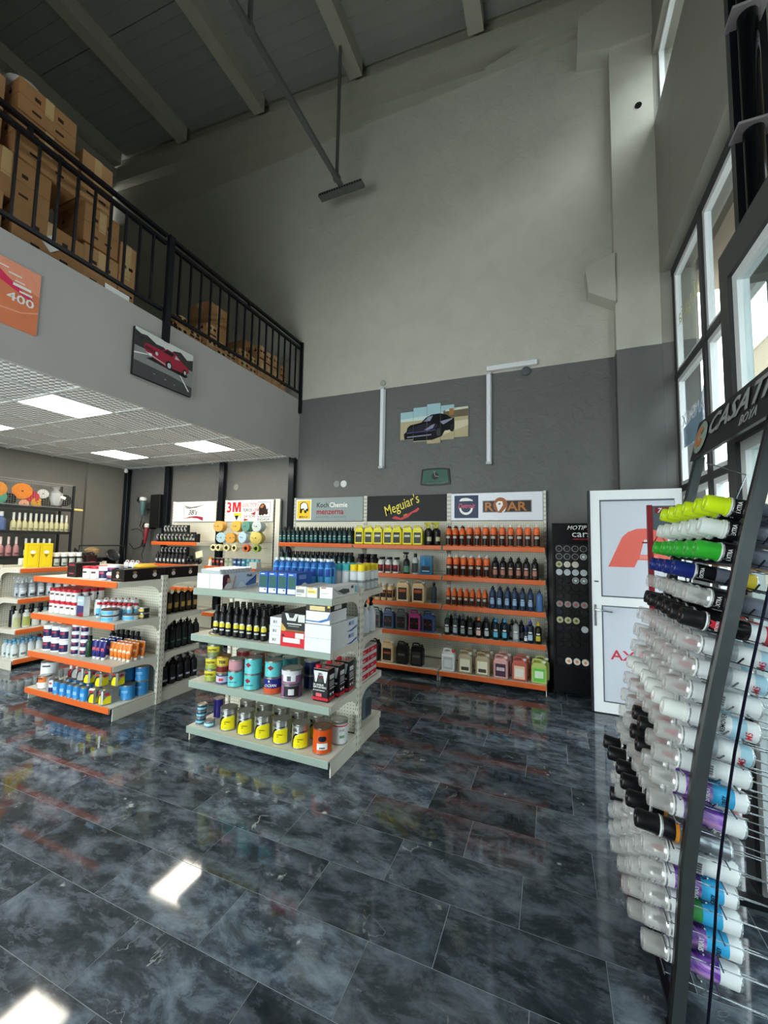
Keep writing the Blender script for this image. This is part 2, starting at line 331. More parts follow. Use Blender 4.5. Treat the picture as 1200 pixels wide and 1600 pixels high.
# left walls: lower partition and the upper wall with its gutter beam
struct(MB().box(-8.7, XL-.06, -1.9, W, 0, 2.95).build('wall_left', DARKW))
struct(MB().box(-8.75, -8.45, -1.9, W, 3.7, 9.6).build('wall_left_upper', CONC))
struct(MB().prism([(-8.45, 8.72), (-8.2, 8.78), (-8.2, U(-8.2)-.02), (-8.45, U(-8.4)-.02)], -1.9, 5.05).build('trim_3', CONC))
struct(MB().prism([(-8.45, 8.2), (-8.33, 8.22), (-8.33, 8.74), (-8.45, 8.74)], -1.9, 5.1).build('trim_4', CONC))
# roof: concrete purlins carrying ribbed deck panels
roof = struct(MB().prism([(-8.8, U(-8.8)+.36), (1.6, U(1.6)+.36), (1.6, U(1.6)+.4), (-8.8, U(-8.8)+.4)], -1.95, 5.5).build('ceiling', CONC))
DECK = M('94958d', .6, var=.05, scale=4, name='dull_roof_sheet')
PX = [-8.02, -6.2, -4.4, -2.56, -.75, 1.07]
for X in PX:
    u = U(X); MB().prism([(X-.21, u+.02), (X, u), (X, u+.3), (X-.03, u+.3), (X-.18, u+.32), (X-.21, u+.3)], -1.75, 5.02).build('purlin', CONC, roof)
for i in range(len(PX)):
    xa = PX[i-1] if i else -8.6; xb = PX[i]-.2
    y = 5.12
    while y > -1.75:
        y2 = max(y-1.55, -1.75); mb = MB(); n = 13; pts = []
        for k in range(n+1): pass
        mb.prism([(xa, U(xa)+.27), (xb, U(xb)+.27), (xb, U(xb)+.3), (xa, U(xa)+.3)], y2+.006, y-.006)
        m_ = int((y-y2)/.2)
        for k in range(1, m_+1):
            yy = y-k*.2
            if yy > y2+.02: mb.prism([(xa, U(xa)+.258), (xb, U(xb)+.258), (xb, U(xb)+.275), (xa, U(xa)+.275)], yy-.012, yy+.012)
        mb.build('roof_panel', DECK, roof); y = y2
# mezzanine: slab, fascia, suspended tile ceiling below
mz = struct(MB().box(-8.45, -3.59, -1.75, W, 3.3, 3.72).build('mezzanine_floor', CONC))
struct(MB().box(-3.61, -3.57, -1.75, W, 2.80, 3.725).build('wall_fascia', FASC))
lc = struct(MB().box(XL-.05, -3.61, -1.75, W, 2.87, 2.9).build('ceiling_under_mezzanine', DARKW))
g = MB(); gx = [-3.59, -4.12]+[-4.12-.58*k for k in range(1, 6)]+[XL]; gy = [W, 5.02]+[5.02-.58*k for k in range(1, 12)]
for x in gx[1:-1]: g.box(x-.012, x+.012, -1.75, W, 2.825, 2.836)
for y in gy[1:]: g.box(XL, -3.61, y-.012, y+.012, 2.8255, 2.836)
g.build('ceiling_grid', M('c9cbc9', .4, name='grid_tee_paint'), lc)
lights = {(1, 2), (1, 5), (4, 2), (4, 5), (1, 8), (4, 8)}; ct = {}
lamp_lab = {(1, 2): 'square ceiling light nearest the back wall, close to the fascia edge', (1, 5): 'largest ceiling light panel, close to the fascia under the car picture',
  (4, 2): 'ceiling light panel deeper in, above the wall shelves at left', (4, 5): 'ceiling light panel cut by the left edge of the picture'}
for i in range(len(gx)-1):
    for j in range(len(gy)-1):
        xa, xb, ya, yb = gx[i+1]+.008, gx[i]-.008, gy[j+1]+.008, gy[j]-.008
        if (i, j) in lights:
            if (i, j) in lamp_lab:
                t = thing('ceiling_light', lamp_lab[(i, j)], 'ceiling light', ((xa+xb)/2, (ya+yb)/2, 2.83), 0)
            else: t = thing('ceiling_light', ('first' if i == 1 else 'second')+' ceiling light panel beyond the left picture edge toward the street', 'ceiling light', ((xa+xb)/2, (ya+yb)/2, 2.83), 0)
            a, b = (xb-xa)/2, (yb-ya)/2
            MB().box(-a, a, -b, -b+.012, -.004, .02).box(-a, a, b-.012, b, -.004, .02).box(-a, -a+.012, -b+.012, b-.012, -.004, .02).box(a-.012, a, -b+.012, b-.012, -.004, .02).build('frame', WHITE, t)
            MB().box(-a+.012, a-.012, -b+.012, b-.012, 0, .008).build('diffuser', M('fff6e6', .5, var=0, emit=PANEL, name='lit_diffuser'), t)
        elif yb > -1:
            wd, dp = round(xb-xa, 3), round(yb-ya, 3)
            if wd < .05 or dp < .05: continue
            if (wd, dp) not in ct: ct[(wd, dp)] = MB().box(-wd/2, wd/2, -dp/2, dp/2, 0, .01).build('ceiling_tile', CTILE, lc); o = ct[(wd, dp)]
            else: o = obj('ceiling_tile', ct[(wd, dp)].data, lc)
            o.location = ((xa+xb)/2, (ya+yb)/2, 2.834)
# wall behind the camera; its unseen glazing is added to let in daylight
wf = struct(MB().box(-8.7, 1.5, -1.9, -1.65, 3.45, 9.6).box(-8.7, -5.5, -1.9, -1.65, -.1, 3.45).box(-1.1, 1.5, -1.9, -1.65, -.1, 3.45).build('wall_front', WALLM))
fwn = struct(MB().box(-5.5, -1.1, -1.8, -1.74, 3.35, 3.45).build('added_window', ALUD)); MB().box(-5.5, -1.1, -1.8, -1.74, 2.5, 2.56).build('transom', ALUD, fwn)
for k in range(4):
    xa, xb = -5.5+k*1.1, -4.4+k*1.1; MB().box(xb-.03, xb+.03, -1.82, -1.73, 0, 3.35).build('mullion', ALUD, fwn)
    for a, b in ((.0, 2.5), (2.56, 3.35)): MB().box(xa+.03, xb-.03, -1.78, -1.775, a, b).build('pane', GLASS, fwn)
# right wall: solid parts around the glazing
XW = XR+.3
wr = struct(MB().box(XR, XW, -1.9, W, 4.53, 6.3).box(XR, XW, -1.9, W, 7.13, 9.2).box(XR, XW, 5.0, W+.2, 0, 9.2).build('wall_right', plaster('street_wall_plaster', '5f5f5d', '8f8d84', 3.74, .12)))
def frame_rect(mb, X0, X1, y0, y1, z0, z1, t):
    mb.box(X0, X1, y0, y0+t, z0, z1).box(X0, X1, y1-t, y1, z0, z1).box(X0, X1, y0+t, y1-t, z0, z0+t).box(X0, X1, y0+t, y1-t, z1-t, z1)
win = struct(MB().box(1.235, 1.30, 4.96, 5.0, 0, 4.53).build('window_1', ALUD)); gm = MB()
ys = [5.0, 4.12, 3.0, 1.9, .8, -.3, -1.7]
for y in ys[1:]: MB().box(1.225, 1.31, y-.035, y+.035, 0, 4.53).build('mullion', ALUD, win)
for z in (4.46, 3.335, 2.15): MB().box(1.228, 1.305, -1.7, 5.0, z-(.03 if z < 4.4 else 0), z+(.03 if z < 4.4 else .07)).build('transom', ALUD, win)
zs = [0, 2.12, 2.18, 3.305, 3.365, 4.46]
for i in range(len(ys)-1):
    for a, b in ((0.0, 2.12), (2.18, 3.305), (3.365, 4.46)):
        y0, y1 = ys[i+1]+.035, ys[i]-.035
        if i == 0 and a == 0: y0 = 4.085
        m = MB(); frame_rect(m, 1.245, 1.295, y0, y1, a, b, .045); s_ = m.build('sash', ALUW, win)
        MB().box(1.268, 1.272, y0+.045, y1-.045, a+.045, b-.045).build('pane', GLASS, s_)
hw = struct(MB().box(1.18, 1.25, -1.7, 5.0, 6.3, 6.34).build('window_2', ALUD))
y = 5.0
while y > -1.6:
    m = MB(); y2 = max(y-1.1, -1.7); frame_rect(m, 1.185, 1.235, y2, y, 6.34, 7.13, .04); s_ = m.build('sash', ALUW, hw); MB().box(1.208, 1.212, y2+.04, y-.04, 6.38, 7.09).build('pane', GLASS, s_); y = y2
# glazed lobby that juts into the shop at right
VX, VY, VZ = .84, 2.56, 3.05
vb = struct(MB().box(VX, VX+.09, VY-.1, VY, 0, VZ).build('window_3', ALUD))
MB().box(VX, VX+.09, -1.7, VY-.1, VZ-.13, VZ).build('transom', ALUD, vb); MB().box(VX, VX+.09, -1.7, VY-.1, 2.07, 2.15).build('transom', ALUD, vb)
MB().box(VX+.09, 1.23, VY-.08, VY, VZ-.13, VZ).build('transom', ALUD, vb); MB().box(VX, 1.22, -1.7, VY, VZ, VZ+.03).build('lobby_roof', ALUD, vb)
for y in (1.25, .0, -1.25): MB().box(VX, VX+.09, y-.04, y+.04, 0, VZ-.13).build('mullion', ALUD, vb)
for ya, yb in ((1.29, VY-.1), (.04, 1.21), (-1.21, -.04)):
    for a, b in ((.0, 2.07), (2.15, VZ-.13)):
        m = MB(); frame_rect(m, VX+.02, VX+.07, ya, yb, a, b, .052); s_ = m.build('sash', ALUW, vb); MB().box(VX+.042, VX+.047, ya+.052, yb-.052, a+.052, b-.052).build('pane', GLASS, s_)
m = MB(); m.box(VX+.09, 1.2, VY-.06, VY-.01, 0, .07).box(VX+.09, 1.2, VY-.06, VY-.01, 2.07, 2.15); m.build('sash', ALUW, vb)
# decals on the far window read from the street, so they show mirrored in here
dec = struct(MB().prism([(0, 0), (.72, .0), (.72, .52), (.5, .33), (.2, .22), (0, .2)], 0, .0012, 'y').build('window_decal', glassy('pale_blue_film', '8fb0c8', .75), None))
dec.parent = win; dec.matrix_world = Matrix.Translation((1.262, 4.9, 2.56)) @ Matrix.Rotation(-pi/2, 4, 'Z'); del dec['kind']
text('SANDOX', .17, M('e6eef4', .5, name='white_film'), win, (1.259, 4.2, 2.78), (pi/2, 0, -pi/2), 'window_lettering', .02, mirror=True)
text("Meguiar's", .24, glassy('yellow_film', 'd9d9a8', .5), win, (1.259, 4.22, 3.86), (pi/2, 0, -pi/2), 'window_lettering', .01, .2, mirror=True)
# open door leaf, standing square to the window wall
door = struct(MB().box(.355, .435, 4.39, 4.44, .01, 2.09).box(1.045, 1.10, 4.39, 4.44, .01, 2.09).box(.435, 1.045, 4.39, 4.44, .01, .105).box(.435, 1.045, 4.39, 4.44, 2.0, 2.09).box(.435, 1.045, 4.39, 4.44, .995, 1.075).build('door_1', ALUW))
MB().box(.335, .355, 4.385, 4.47, .01, 2.09).build('edge_seal', M('2b2b2e', .4, name='dark_door_edge'), door)
PAN = M('c9ced8', .25, var=.02, name='white_door_panel')
MB().box(.435, 1.045, 4.405, 4.425, 1.075, 2.0).build('door_panel', PAN, door); MB().box(.435, 1.045, 4.405, 4.425, .105, .995).build('door_panel', PAN, door)
MB().box(.436, .446, 4.396, 4.405, 1.08, 1.995).box(.436, 1.04, 4.396, 4.405, 1.985, 1.996).box(.436, 1.04, 4.396, 4.405, 1.076, 1.086).box(.436, .446, 4.396, 4.405, .11, .99).box(.436, 1.04, 4.396, 4.405, .984, .994).box(.436, 1.04, 4.396, 4.405, .106, .114).build('gasket', M('555a60', .5, name='grey_rubber'), door)
RL = M('e0685c', .4, var=.03, name='faded_red_film')
art('logo_decal', door, None, [(RL, [(.50, 1.36), (.62, 1.64), (.67, 1.69), (.74, 1.72), (.83, 1.725), (.97, 1.71), (1.02, 1.36), (.93, 1.36), (.93, 1.43), (.745, 1.43), (.715, 1.36)]),
    (PAN, [(.765, 1.48), (.86, 1.48), (.86, 1.60), (.84, 1.62), (.80, 1.62)]), (M('e98d80', .4, name='paler_red_film'), [(.76, 1.44), (.90, 1.44), (.90, 1.475), (.76, 1.475)])], 4.404, .0005)
text('AXALTA', .125, M('c73a50', .4, name='red_film'), door, (.505, 4.404, .50), name='lettering', bold=.03, sx=1.15)
MB().box(.372, .392, 4.375, 4.39, .80, 1.0, b=.004).build('lock_plate', STEEL, door)
MB().tube([(.385, 4.39, .955), (.385, 4.345, .955), (.42, 4.335, .953), (.52, 4.335, .945)], .009, 8).tube([(.38, 4.39, 1.22), (.38, 4.36, 1.22), (.41, 4.35, 1.22)], .007, 6).build('door_handle', STEEL, door, 40)
# street beyond the glass
st = struct(MB().box(1.6, 30, -20, 30, -.25, -.12).build('street_ground', M('787672', .8, scale=2, bump=.2, name='pale_concrete_paving')))
def bld(name, lab, parts, win_=None):
    t = thing(name, lab, 'building', (0, 0, 0)); t.empty_display_size = 1
    for nm, a, m in parts: MB().box(*a).build(nm, m, t)
    return t
TAN = M('857460', .7, scale=1.5, name='tan_render'); BLU = M('48596a', .5, name='blue_grey_sheet')
b1 = bld('warehouse', 'tan rendered building with a ribbed blue-grey shutter seen through the glass', [('wall', (9, 15, 3.2, 26, -.2, 11), TAN), ('roof_edge', (8.85, 15.1, 3.1, 26, 11, 11.3), M('e4e4e0', .6, name='pale_coping'))])
for k in range(26): MB().box(8.93, 9, 4.0, 9.0, .1+k*.16, .2+k*.16).build('shutter_slat', BLU, b1)
b2 = bld('pale_building', 'pale grey block with a ribbed front across the street', [('wall', (8, 14, -9, 2.2, -.2, 9), M('565c60', .7, scale=1.5, name='pale_render')), ('roof_edge', (7.9, 14, -9.1, 2.3, 9, 9.2), ALUW)])
for k in range(30): MB().box(7.93, 8, -6+0, 1.6, .2+k*.19, .32+k*.19).build('cladding_slat', BLU, b2)
for y in (1.9, -2.2): MB().box(7.8, 7.95, y-.15, y+.15, -.1, 6.5).build('post', ALUW, b2)
b3 = thing('canopy', 'tan canopy jutting out over the pavement above the shop window', 'canopy', (1.6, 0, 4.55))
MB().box(-.1, .75, -4, 5.6, 0, .3).build('soffit', TAN, b3); MB().box(.75, .8, -4, 5.6, -.08, .34).build('edge_trim', ALUW, b3)
# ================================================================= FIXTURES
# iron railing on the mezzanine
def railing(y0, y1, first):
    t = thing('railing', 'black iron railing panel ' + ('at the far end of the mezzanine' if first else 'at the near left end of the mezzanine'), 'railing', (-3.57, y0, 3.72))
    L_ = y1-y0
    for z in (.885, .80): MB().box(-.02, .02, 0, L_, z, z+.03).build('top_rail' if z > .85 else 'upper_rail', IRON, t)
    MB().box(-.015, .015, 0, L_, .10, .13).build('bottom_rail', IRON, t)
    MB().box(-.0, .045, -.03, .03, -.21, .91).build('post', IRON, t)
    if first: MB().box(-.0, .045, L_-.03, L_, -.21, .91).build('post', IRON, t)
    n = 17
    me = None
    for i in range(1, n):
        o = MB().box(-.011, .011, -.008, .008, .13, .80).build('baluster', IRON, t, loc=(0, L_*i/n, 0)) if me is None else obj('baluster', me, t, (0, L_*i/n, 0))
        me = o.data
    for f in (.5,): MB().box(-.015, .015, L_*f-.015, L_*f+.015, .83, .885).build('spacer', IRON, t)
    return t
railing(2.77, 5.135, True); railing(.40, 2.73, False)
# columns under the mezzanine edge
for x, lab in ((-7.29, 'black steel post in the corner under the mezzanine'), (-6.24, 'black steel post between the tool board and the white sign'), (-4.99, 'black steel post between the two white sign boards'), (-3.62, 'black steel post at the mezzanine front edge')):
    t = thing('steel_post', lab, 'post', (x, 5.08, 0))
    MB().box(-.05, .05, -.03, .03, .01, 2.82, b=.004).build('shaft', M('1d2126', .25, .5, name='dark_blue_black_steel'), t)
    MB().box(-.06, .06, -.04, .04, 0, .012).build('base_plate', IRON, t)
o = thing('security_camera', 'tiny white dome camera on the corner post under the ceiling', 'camera', (-7.22, 5.0, 2.80)); MB().lathe([(.0, -.06), (.03, -.045), (.035, -.01), (.02, .02)], 12).build('dome', WHITE, o, 40)

# tube lights on the back wall
def tube_light(lab, cat, x, z0, z1, horiz=0):
    t = thing('tube_light', lab, cat, (x, W-.02, z0))
    if horiz:
        MB().box(0, horiz, -.05, .015, -.03, .03, b=.006).build('housing', WHITE, t); MB().box(.02, horiz-.02, -.055, -.05, -.02, .02).build('diffuser', M('dcdee0', .3, name='milky_plastic'), t)
    else:
        h = z1-z0
        MB().box(-.032, .032, -.03, .015, 0, h, b=.005).build('housing', WHITE, t)
        MB().prism([(-.03, -.03), (-.022, -.06), (0, -.068), (.022, -.06), (.03, -.03)], .03, h-.03, 'z').build('diffuser', M('e3e6ea', .25, name='milky_plastic'), t)
        MB().box(-.033, .033, -.066, -.02, 0, .03).box(-.033, .033, -.066, -.02, h-.03, h).build('end_cap', M('b9bbbd', .4), t)
tube_light('vertical white tube light left of the five-part sports car picture', 'lamp', -2.16, 2.57, 3.72)
tube_light('vertical white tube light right of the five-part sports car picture', 'lamp', -.705, 2.545, 3.72)
tube_light('horizontal white tube light on the edge of the grey paint', 'lamp', -.73, 3.775, 0, .6)
for i, (x, z, c, lab) in enumerate(((-2.88, 2.39, '8e8f90', 'dull grey round cover plate on the grey wall'), (-2.765, 2.388, 'd9dad8', 'white round cover plate beside a dull grey one'))):
    o = MB().lathe([(.05, 0), (.05, .012), (.042, .016)], 20).build('cover_plate', M(c, .5), None, 40, loc=(x, W-.0, z), rot=(pi/2, 0, 0)); tag(o, lab, 'cover plate')
o = MB().lathe([(.035, 0), (.04, .03), (.02, .05)], 16).build('wall_hook', M('a3a39c', .6), None, 40, loc=(-2.17, W, 3.80), rot=(pi/2, 0, 0)); tag(o, 'small round hook above the left tube light', 'hook')
o = MB().lathe([(.05, 0), (.055, .03), (.03, .05)], 16).build('wall_boss', M('5a5c5f', .6), None, 40, loc=(-.26, W, 3.69), rot=(pi/2, 0, 0)); tag(o, 'round grey boss under the horizontal tube light', 'boss')
o = MB().lathe([(.05, 0), (.05, .01)], 16).build('cover_plate', M('8b8a83', .6), None, 40, loc=(-4.75, W, 2.41), rot=(pi/2, 0, 0)); tag(o, 'round cover plate above the board with rhino emblem', 'cover plate')

# five-part picture of a black sports car
pic = thing('split_picture', 'five-part canvas picture of a black sports car', 'picture', (-1.893, W-.035, 2.87))
SK = M('9fc0c8', .6, var=.02); SK2 = M('c3d5d3', .6); SAND = M('b3a685', .7, scale=8); SAND2 = M('cfc5a8', .7); BK = M('101014', .3); BK2 = M('272631', .3); GL = M('8d8fa6', .3); BD = M('6b5f4a', .7); ROOFW = M('cdccbf', .6); TREE = M('1c2019', .8); OR2 = M('a0703c', .6)
car = [(SK, rc(-.1, 1.1, .28, .6)), (SK2, [(-.1, .33), (.6, .37), (1.1, .5), (1.1, .3), (-.1, .28)]), (SAND, rc(-.1, 1.1, -.1, .30)), (SAND2, [(.5, .05), (1.0, .2), (1.0, .26), (.7, .24)]), (BD, rc(.60, 1.1, .30, .40)), (ROOFW, [(.62, .385), (1.0, .40), (1.0, .43), (.65, .415)]), (TREE, [(.74, .43), (.78, .455), (.84, .465), (.88, .45), (.93, .43)]), (OR2, rc(.68, .735, .33, .42)),
 (BK, [(.06, .05), (.05, .13), (.09, .16), (.10, .21), (.14, .245), (.30, .27), (.36, .33), (.44, .365), (.56, .37), (.64, .345), (.70, .30), (.745, .29), (.75, .20), (.74, .14), (.62, .13), (.58, .06), (.45, .02), (.15, .025)]),
 (BK2, [(.12, .20), (.35, .25), (.50, .24), (.55, .20), (.50, .15), (.10, .14)]), (GL, [(.33, .275), (.40, .34), (.46, .35), (.42, .28)]), (GL, [(.34, .165), (.44, .22), (.49, .235), (.46, .18), (.38, .155)]), (GL, [(.55, .26), (.72, .29), (.72, .275), (.60, .215)]), (BK, ell(.53, .12, .045, .075)), (M('3d3a3a', .4), ell(.535, .12, .028, .05)), (BK, ell(.715, .17, .035, .06)), (BK2, ell(.715, .17, .02, .04)), (GL, [(.10, .09), (.44, .10), (.44, .085), (.10, .075)]), (M('5c4a86', .3), [(.09, .145), (.5, .155), (.5, .145), (.09, .132)])]
for i, (a, b, z0, z1) in enumerate(((0, .183, .085, .463), (.187, .373, .045, .51), (.377, .560, .005, .54), (.564, .742, .04, .50), (.746, .926, .06, .455))):
    p = MB().box(a, b, 0, .03, z0, z1).build('canvas_panel', M('e0ddd2', .7), pic)
    art('print', p, (a, b, z0, z1), car, -.0003, .0002, (0, .03), 1)
# mirrored wall clock shaped like a car window
ck = thing('wall_clock', 'green glass wall clock shaped like a car rear window', 'clock', (-1.40, W-.02, 2.43))
MB().prism([(-.205, -.105), (-.10, -.118), (.10, -.118), (.205, -.105), (.185, .10), (.08, .112), (-.08, .112), (-.185, .10)], 0, .018).build('frame', BLK, ck)
MB().prism([(-.18, -.085), (-.10, -.098), (.10, -.098), (.18, -.085), (.162, .085), (.07, .092), (-.07, .092), (-.162, .085)], -.004, 0).build('glass', M('4d6b60', .08, name='green_glass'), ck)
MB().lathe([(.048, 0), (.048, .003)], 24).build('dial', BLK, ck, loc=(0, -.004, .005), rot=(pi/2, 0, 0))
MB().box(-.002, .002, -.011, -.009, 0, .07, X=Matrix.Rotation(radians(-12), 4, 'Y')).box(-.002, .002, -.011, -.009, 0, .05, X=Matrix.Rotation(radians(-80+0), 4, 'Y') @ Matrix.Scale(-1, 4, (0, 0, 1)) @ Matrix.Scale(1, 4)).build('hand', M('d8d8d8', .3), ck, loc=(0, 0, .005))
text('B R U S K G L A S S', .03, BLK, ck, (-.15, -.005, -.078), sx=1.05)

# picture of a red coupe on the mezzanine fascia (faces +x)
RZ = Matrix.Rotation(pi/2, 4, 'Z')
pc = thing('canvas_picture', 'canvas picture of a red vintage coupe on grey road', 'picture', (-3.535, 2.445, 3.06), pi/2)
cv = MB().box(0, .655, 0, .03, 0, .455).build('canvas', M('1b1b1c', .6), pc)
G1 = M('d8d8d4', .7, var=.02); G2 = M('3b3b3a', .8, scale=25, var=.3); G3 = M('8d8d8b', .8, var=.1); G4 = M('4f4f50', .8, var=.12, scale=60); RD = M('a32a40', .35, var=.1); RD2 = M('6e1c2c', .35); DK = M('18181a', .5); CH = M('c9c9cb', .3)
art('print', cv, (0, .655, 0, .455), [(G1, rc(0, .66, .28, .46)), (G2, [(0, .43), (.06, .41), (.12, .42), (.22, .38), (.3, .385), (.36, .35), (.42, .40), (.5, .42), (.58, .37), (.66, .40), (.66, .25), (0, .27)]), (G3, rc(0, .66, 0, .28)), (G4, [(0, 0), (.66, 0), (.66, .10), (.40, .13), (0, .14)]),
  (M('efefec', .6), [(0, .215), (.14, .245), (.14, .238), (0, .2)]), (M('efefec', .6), [(.47, .21), (.485, .21), (.625, .045), (.605, .045)]),
  (DK, [(.12, .20), (.57, .175), (.6, .20), (.5, .23), (.2, .24)]), (RD, [(.10, .285), (.09, .325), (.12, .345), (.28, .345), (.34, .385), (.44, .375), (.53, .315), (.60, .29), (.61, .245), (.57, .215), (.40, .21), (.34, .20), (.21, .225), (.13, .25)]),
  (DK, [(.29, .338), (.345, .375), (.42, .367), (.40, .33)]), (CH, [(.44, .36), (.49, .33), (.43, .32)]), (RD2, [(.10, .29), (.20, .27), (.21, .31), (.11, .325)]), (CH, [(.11, .262), (.33, .222), (.33, .214), (.12, .25)]), (DK, ell(.365, .225, .038, .045)), (CH, ell(.368, .225, .022, .027)), (DK, ell(.555, .225, .025, .035)), (CH, ell(.557, .225, .014, .02)), (CH, ell(.225, .285, .015, .018)), (M('f4f4f2', .5), rc(.14, .175, .235, .26)), (M('bdbdb8', .8), rc(.2, .22, .075, .08)), (M('bdbdb8', .8), rc(.32, .345, .065, .07)), (M('bdbdb8', .8), rc(.43, .445, .05, .055))], -.0004, .0004)
p2 = thing('canvas_picture', 'orange and pink poster cut by the left picture edge', 'poster', (-3.56, .85, 3.05), pi/2)
cv = MB().box(0, .855, 0, .012, 0, .475).build('board', M('e08058', .6, var=.1, scale=5), p2)
art('print', cv, (0, .855, 0, .475), [(M('ee9a7c', .6), [(0, .475), (.855, .475), (.855, .30), (.3, .42), (0, .43)]), (M('e0305e', .5), [(.55, .33), (.80, .24), (.82, .25), (.70, .32), (.55, .42)]), (M('f2a98c', .6), [(.3, .12), (.55, .10), (.75, .12), (.855, .17), (.855, .18), (.75, .13), (.55, .11), (.3, .13)])]+
    [(M('f2ece8', .5), rc(*q)) for q in ((.60, .66, .41, .418), (.66, .74, .38, .39), (.70, .76, .34, .348), (.69, .80, .305, .325), (.73, .81, .27, .285))], -.0004, .0004)
text('400', .085, M('f2ece8', .5), cv, (.66, -.004, .19), bold=.03, sx=1.3)

# hanging cable channel with its T-shaped end near the back wall
GALV = M('6d6f6c', .45, .5, name='galvanised_strut')
ch = thing('hanging_channel', 'perforated grey steel channel hung on rods below the roof', 'channel', (-2.7, 4.74, 6.58))
MB().box(-.03, .03, -7, 0, 0, .05).build('channel', GALV, ch)
MB().box(-.36, .33, -.05, .06, -.045, 0).build('end_bar', GALV, ch)
m = MB()
for k in range(17): m.box(-.34+k*.04, -.32+k*.04, -.052, -.045, -.035, -.01)
m.build('slots', BLK, ch)
for y in (-.15, -1.92): MB().box(-.018, .018, y-.018, y+.018, .05, 2.2 if y > -1 else 2.05).box(-.045, .045, y-.03, y+.03, -.005, .06).build('hanger_rod', GALV, ch)
# glossy black pole with square clamp plates beside the lobby
pl = thing('clamp_pole', 'glossy black pole with square clamp plates above the glass lobby', 'pole', (1.0, 2.52, 3.08))
MB().lathe([(.045, 0), (.045, 3.9)], 16).build('pole', M('0b0d10', .08, .3, name='gloss_black'), pl, 40)
MB().box(-.06, .10, .05, .10, 0, 3.9).build('back_channel', IRON, pl)
for z in (.64, 1.30, 1.97): MB().box(-.085, .075, -.07, .06, z, z+.015, b=.003).build('clamp_plate', M('8c8688', .35, .3), pl); 
for z in (.67, 1.33): MB().tube([(.05, -.03, z+.03), (.10, -.05, z+.06), (.12, 0, z+.03)], .008).tube([(.04, .03, z+.02), (.09, .0, z+.07)], .006).build('clamp_wire', BLK, pl)

# ---- gondola shelving --------------------------------------------------------
ZS = (1.165, .81, .455, .115)
def bracket(zt, d, Z0=0):   # curved white end bracket, in (depth, z), depth measured toward front
    h = .13; pts = [(0, zt), (-d, zt), (-d-.0, zt-.045), (-d*.45, zt-.05)]
    for k in range(1, 6):
        a = k/5*pi/2; pts.append((-d*.45+d*.33*sin(a), zt-.05-(h-.05)*(1-cos(a))))
    pts += [(0, zt-h)]
    return pts
def shelf_side(t, w, zs, ds, sgn, strip, uz=1.2):
    for z, d in zip(zs, ds):
        y0, y1 = (-d, -.02) if sgn < 0 else (.02, d)
        sh = MB().box(0, w, y0, y1, z-.012, z).box(.004, w-.004, (y0 if sgn < 0 else y1-.012), (y0+.012 if sgn < 0 else y1), z-.05, z-.012).build('shelf', CREAM, t)
        yy = (y0-.004, y0) if sgn < 0 else (y1, y1+.004)
        MB().prism([(yy[0] if sgn < 0 else yy[1], z-.046), (yy[1] if sgn < 0 else yy[0], z-.05), (yy[1] if sgn < 0 else yy[0], z+.004), ((yy[0] if sgn < 0 else yy[1])+sgn*.006*-1*0, z-.002)], 0, w, 'x').build('price_strip', strip, sh)
        if z > .2:
            P = [(p[0]*1 if sgn < 0 else -p[0], p[1]) for p in bracket(z, d-.01)]
            for x in (-.004, w-.002): MB().prism(P, x, x+.006, 'x').build('bracket', CREAM, sh)
        else:
            a, b = (y0+.03, -.02) if sgn < 0 else (.02, y1-.03)
            [MB().box(q-.004, q+.004, a, b, 0.0, z-.015).build('base_panel', CREAM, sh) for q in (0, w)]
def uprights(t, w, h, y=0, th=.03):
    for x in (0, w):
        u = MB().box(x-.016, x+.016, y-th, y+th, 0, h, b=.003).build('upright', CREAM, t)
        s_ = MB()
        for k in range(int(h/.05)):
            for yy in (-th*.45, th*.45): s_.box(x+.0155, x+.0165, y+yy-.0025, y+yy+.0025, .04+k*.05, .062+k*.05)
            for xx in (-.007, .007): s_.box(x+xx-.0022, x+xx+.0022, y-th-.0006, y-th+.001, .04+k*.05, .06+k*.05)
        s_.build('slots', M('5c5a54', .6, name='dark_slot_steel'), u)
def panels(t, w, zs, y, mat=PEG):
    for i in range(len(zs)-1): MB().box(.018, w-.018, y-.006, y+.006, zs[i]+.002, zs[i+1]-.002).build('back_panel', mat, t)
def gondola(name_lab, loc, rz, w, d, strip):
    t = thing('gondola_shelf', name_lab, 'shelf', loc, rz)
    uprights(t, w, 1.2); panels(t, w, [.12, .5, .85, 1.19], 0)
    shelf_side(t, w, ZS, (d, d, d, d), -1, strip); shelf_side(t, w, ZS, (d, d, d, d), 1, M('dfe0d6', .35, name='cream_price_strip'))
    return t
gondola('white double-sided shelf unit with grey-green strips, nearest the camera', (-2.615, 2.86, 0), 0, 1.25, .44, GSTRIP)
gondola('white double-sided shelf unit with orange strips, left of the grey-strip one', (-4.655, 2.84, 0), 0, 1.20, .46, ORANGE)
gondola('orange-strip shelf unit turned sideways near the left wall', (-6.2, 2.80, 0), pi/2, 1.25, .44, ORANGE)
def wallbay(lab, x0, x1, zs, ds, z1=2.195, header='', hz=(1.845, 2.185), hm=None, pz=(.12, .5, .85, 1.2, 1.52, 1.84)):
    t = thing('wall_shelf', lab, 'shelf', (x0, 5.1, 0)); w = x1-x0
    uprights(t, w, z1, 0, .02); panels(t, w, list(pz), -.004)
    if zs: shelf_side(t, w, zs, ds, -1, ORANGE)
    hp = MB().box(.02, w-.02, -.03, -.018, hz[0], hz[1]).build('header_panel', hm, t)
    return t, hp
BZ = (1.525, 1.17, .83, .487, .115); BD_ = (.38, .38, .38, .38, .52)
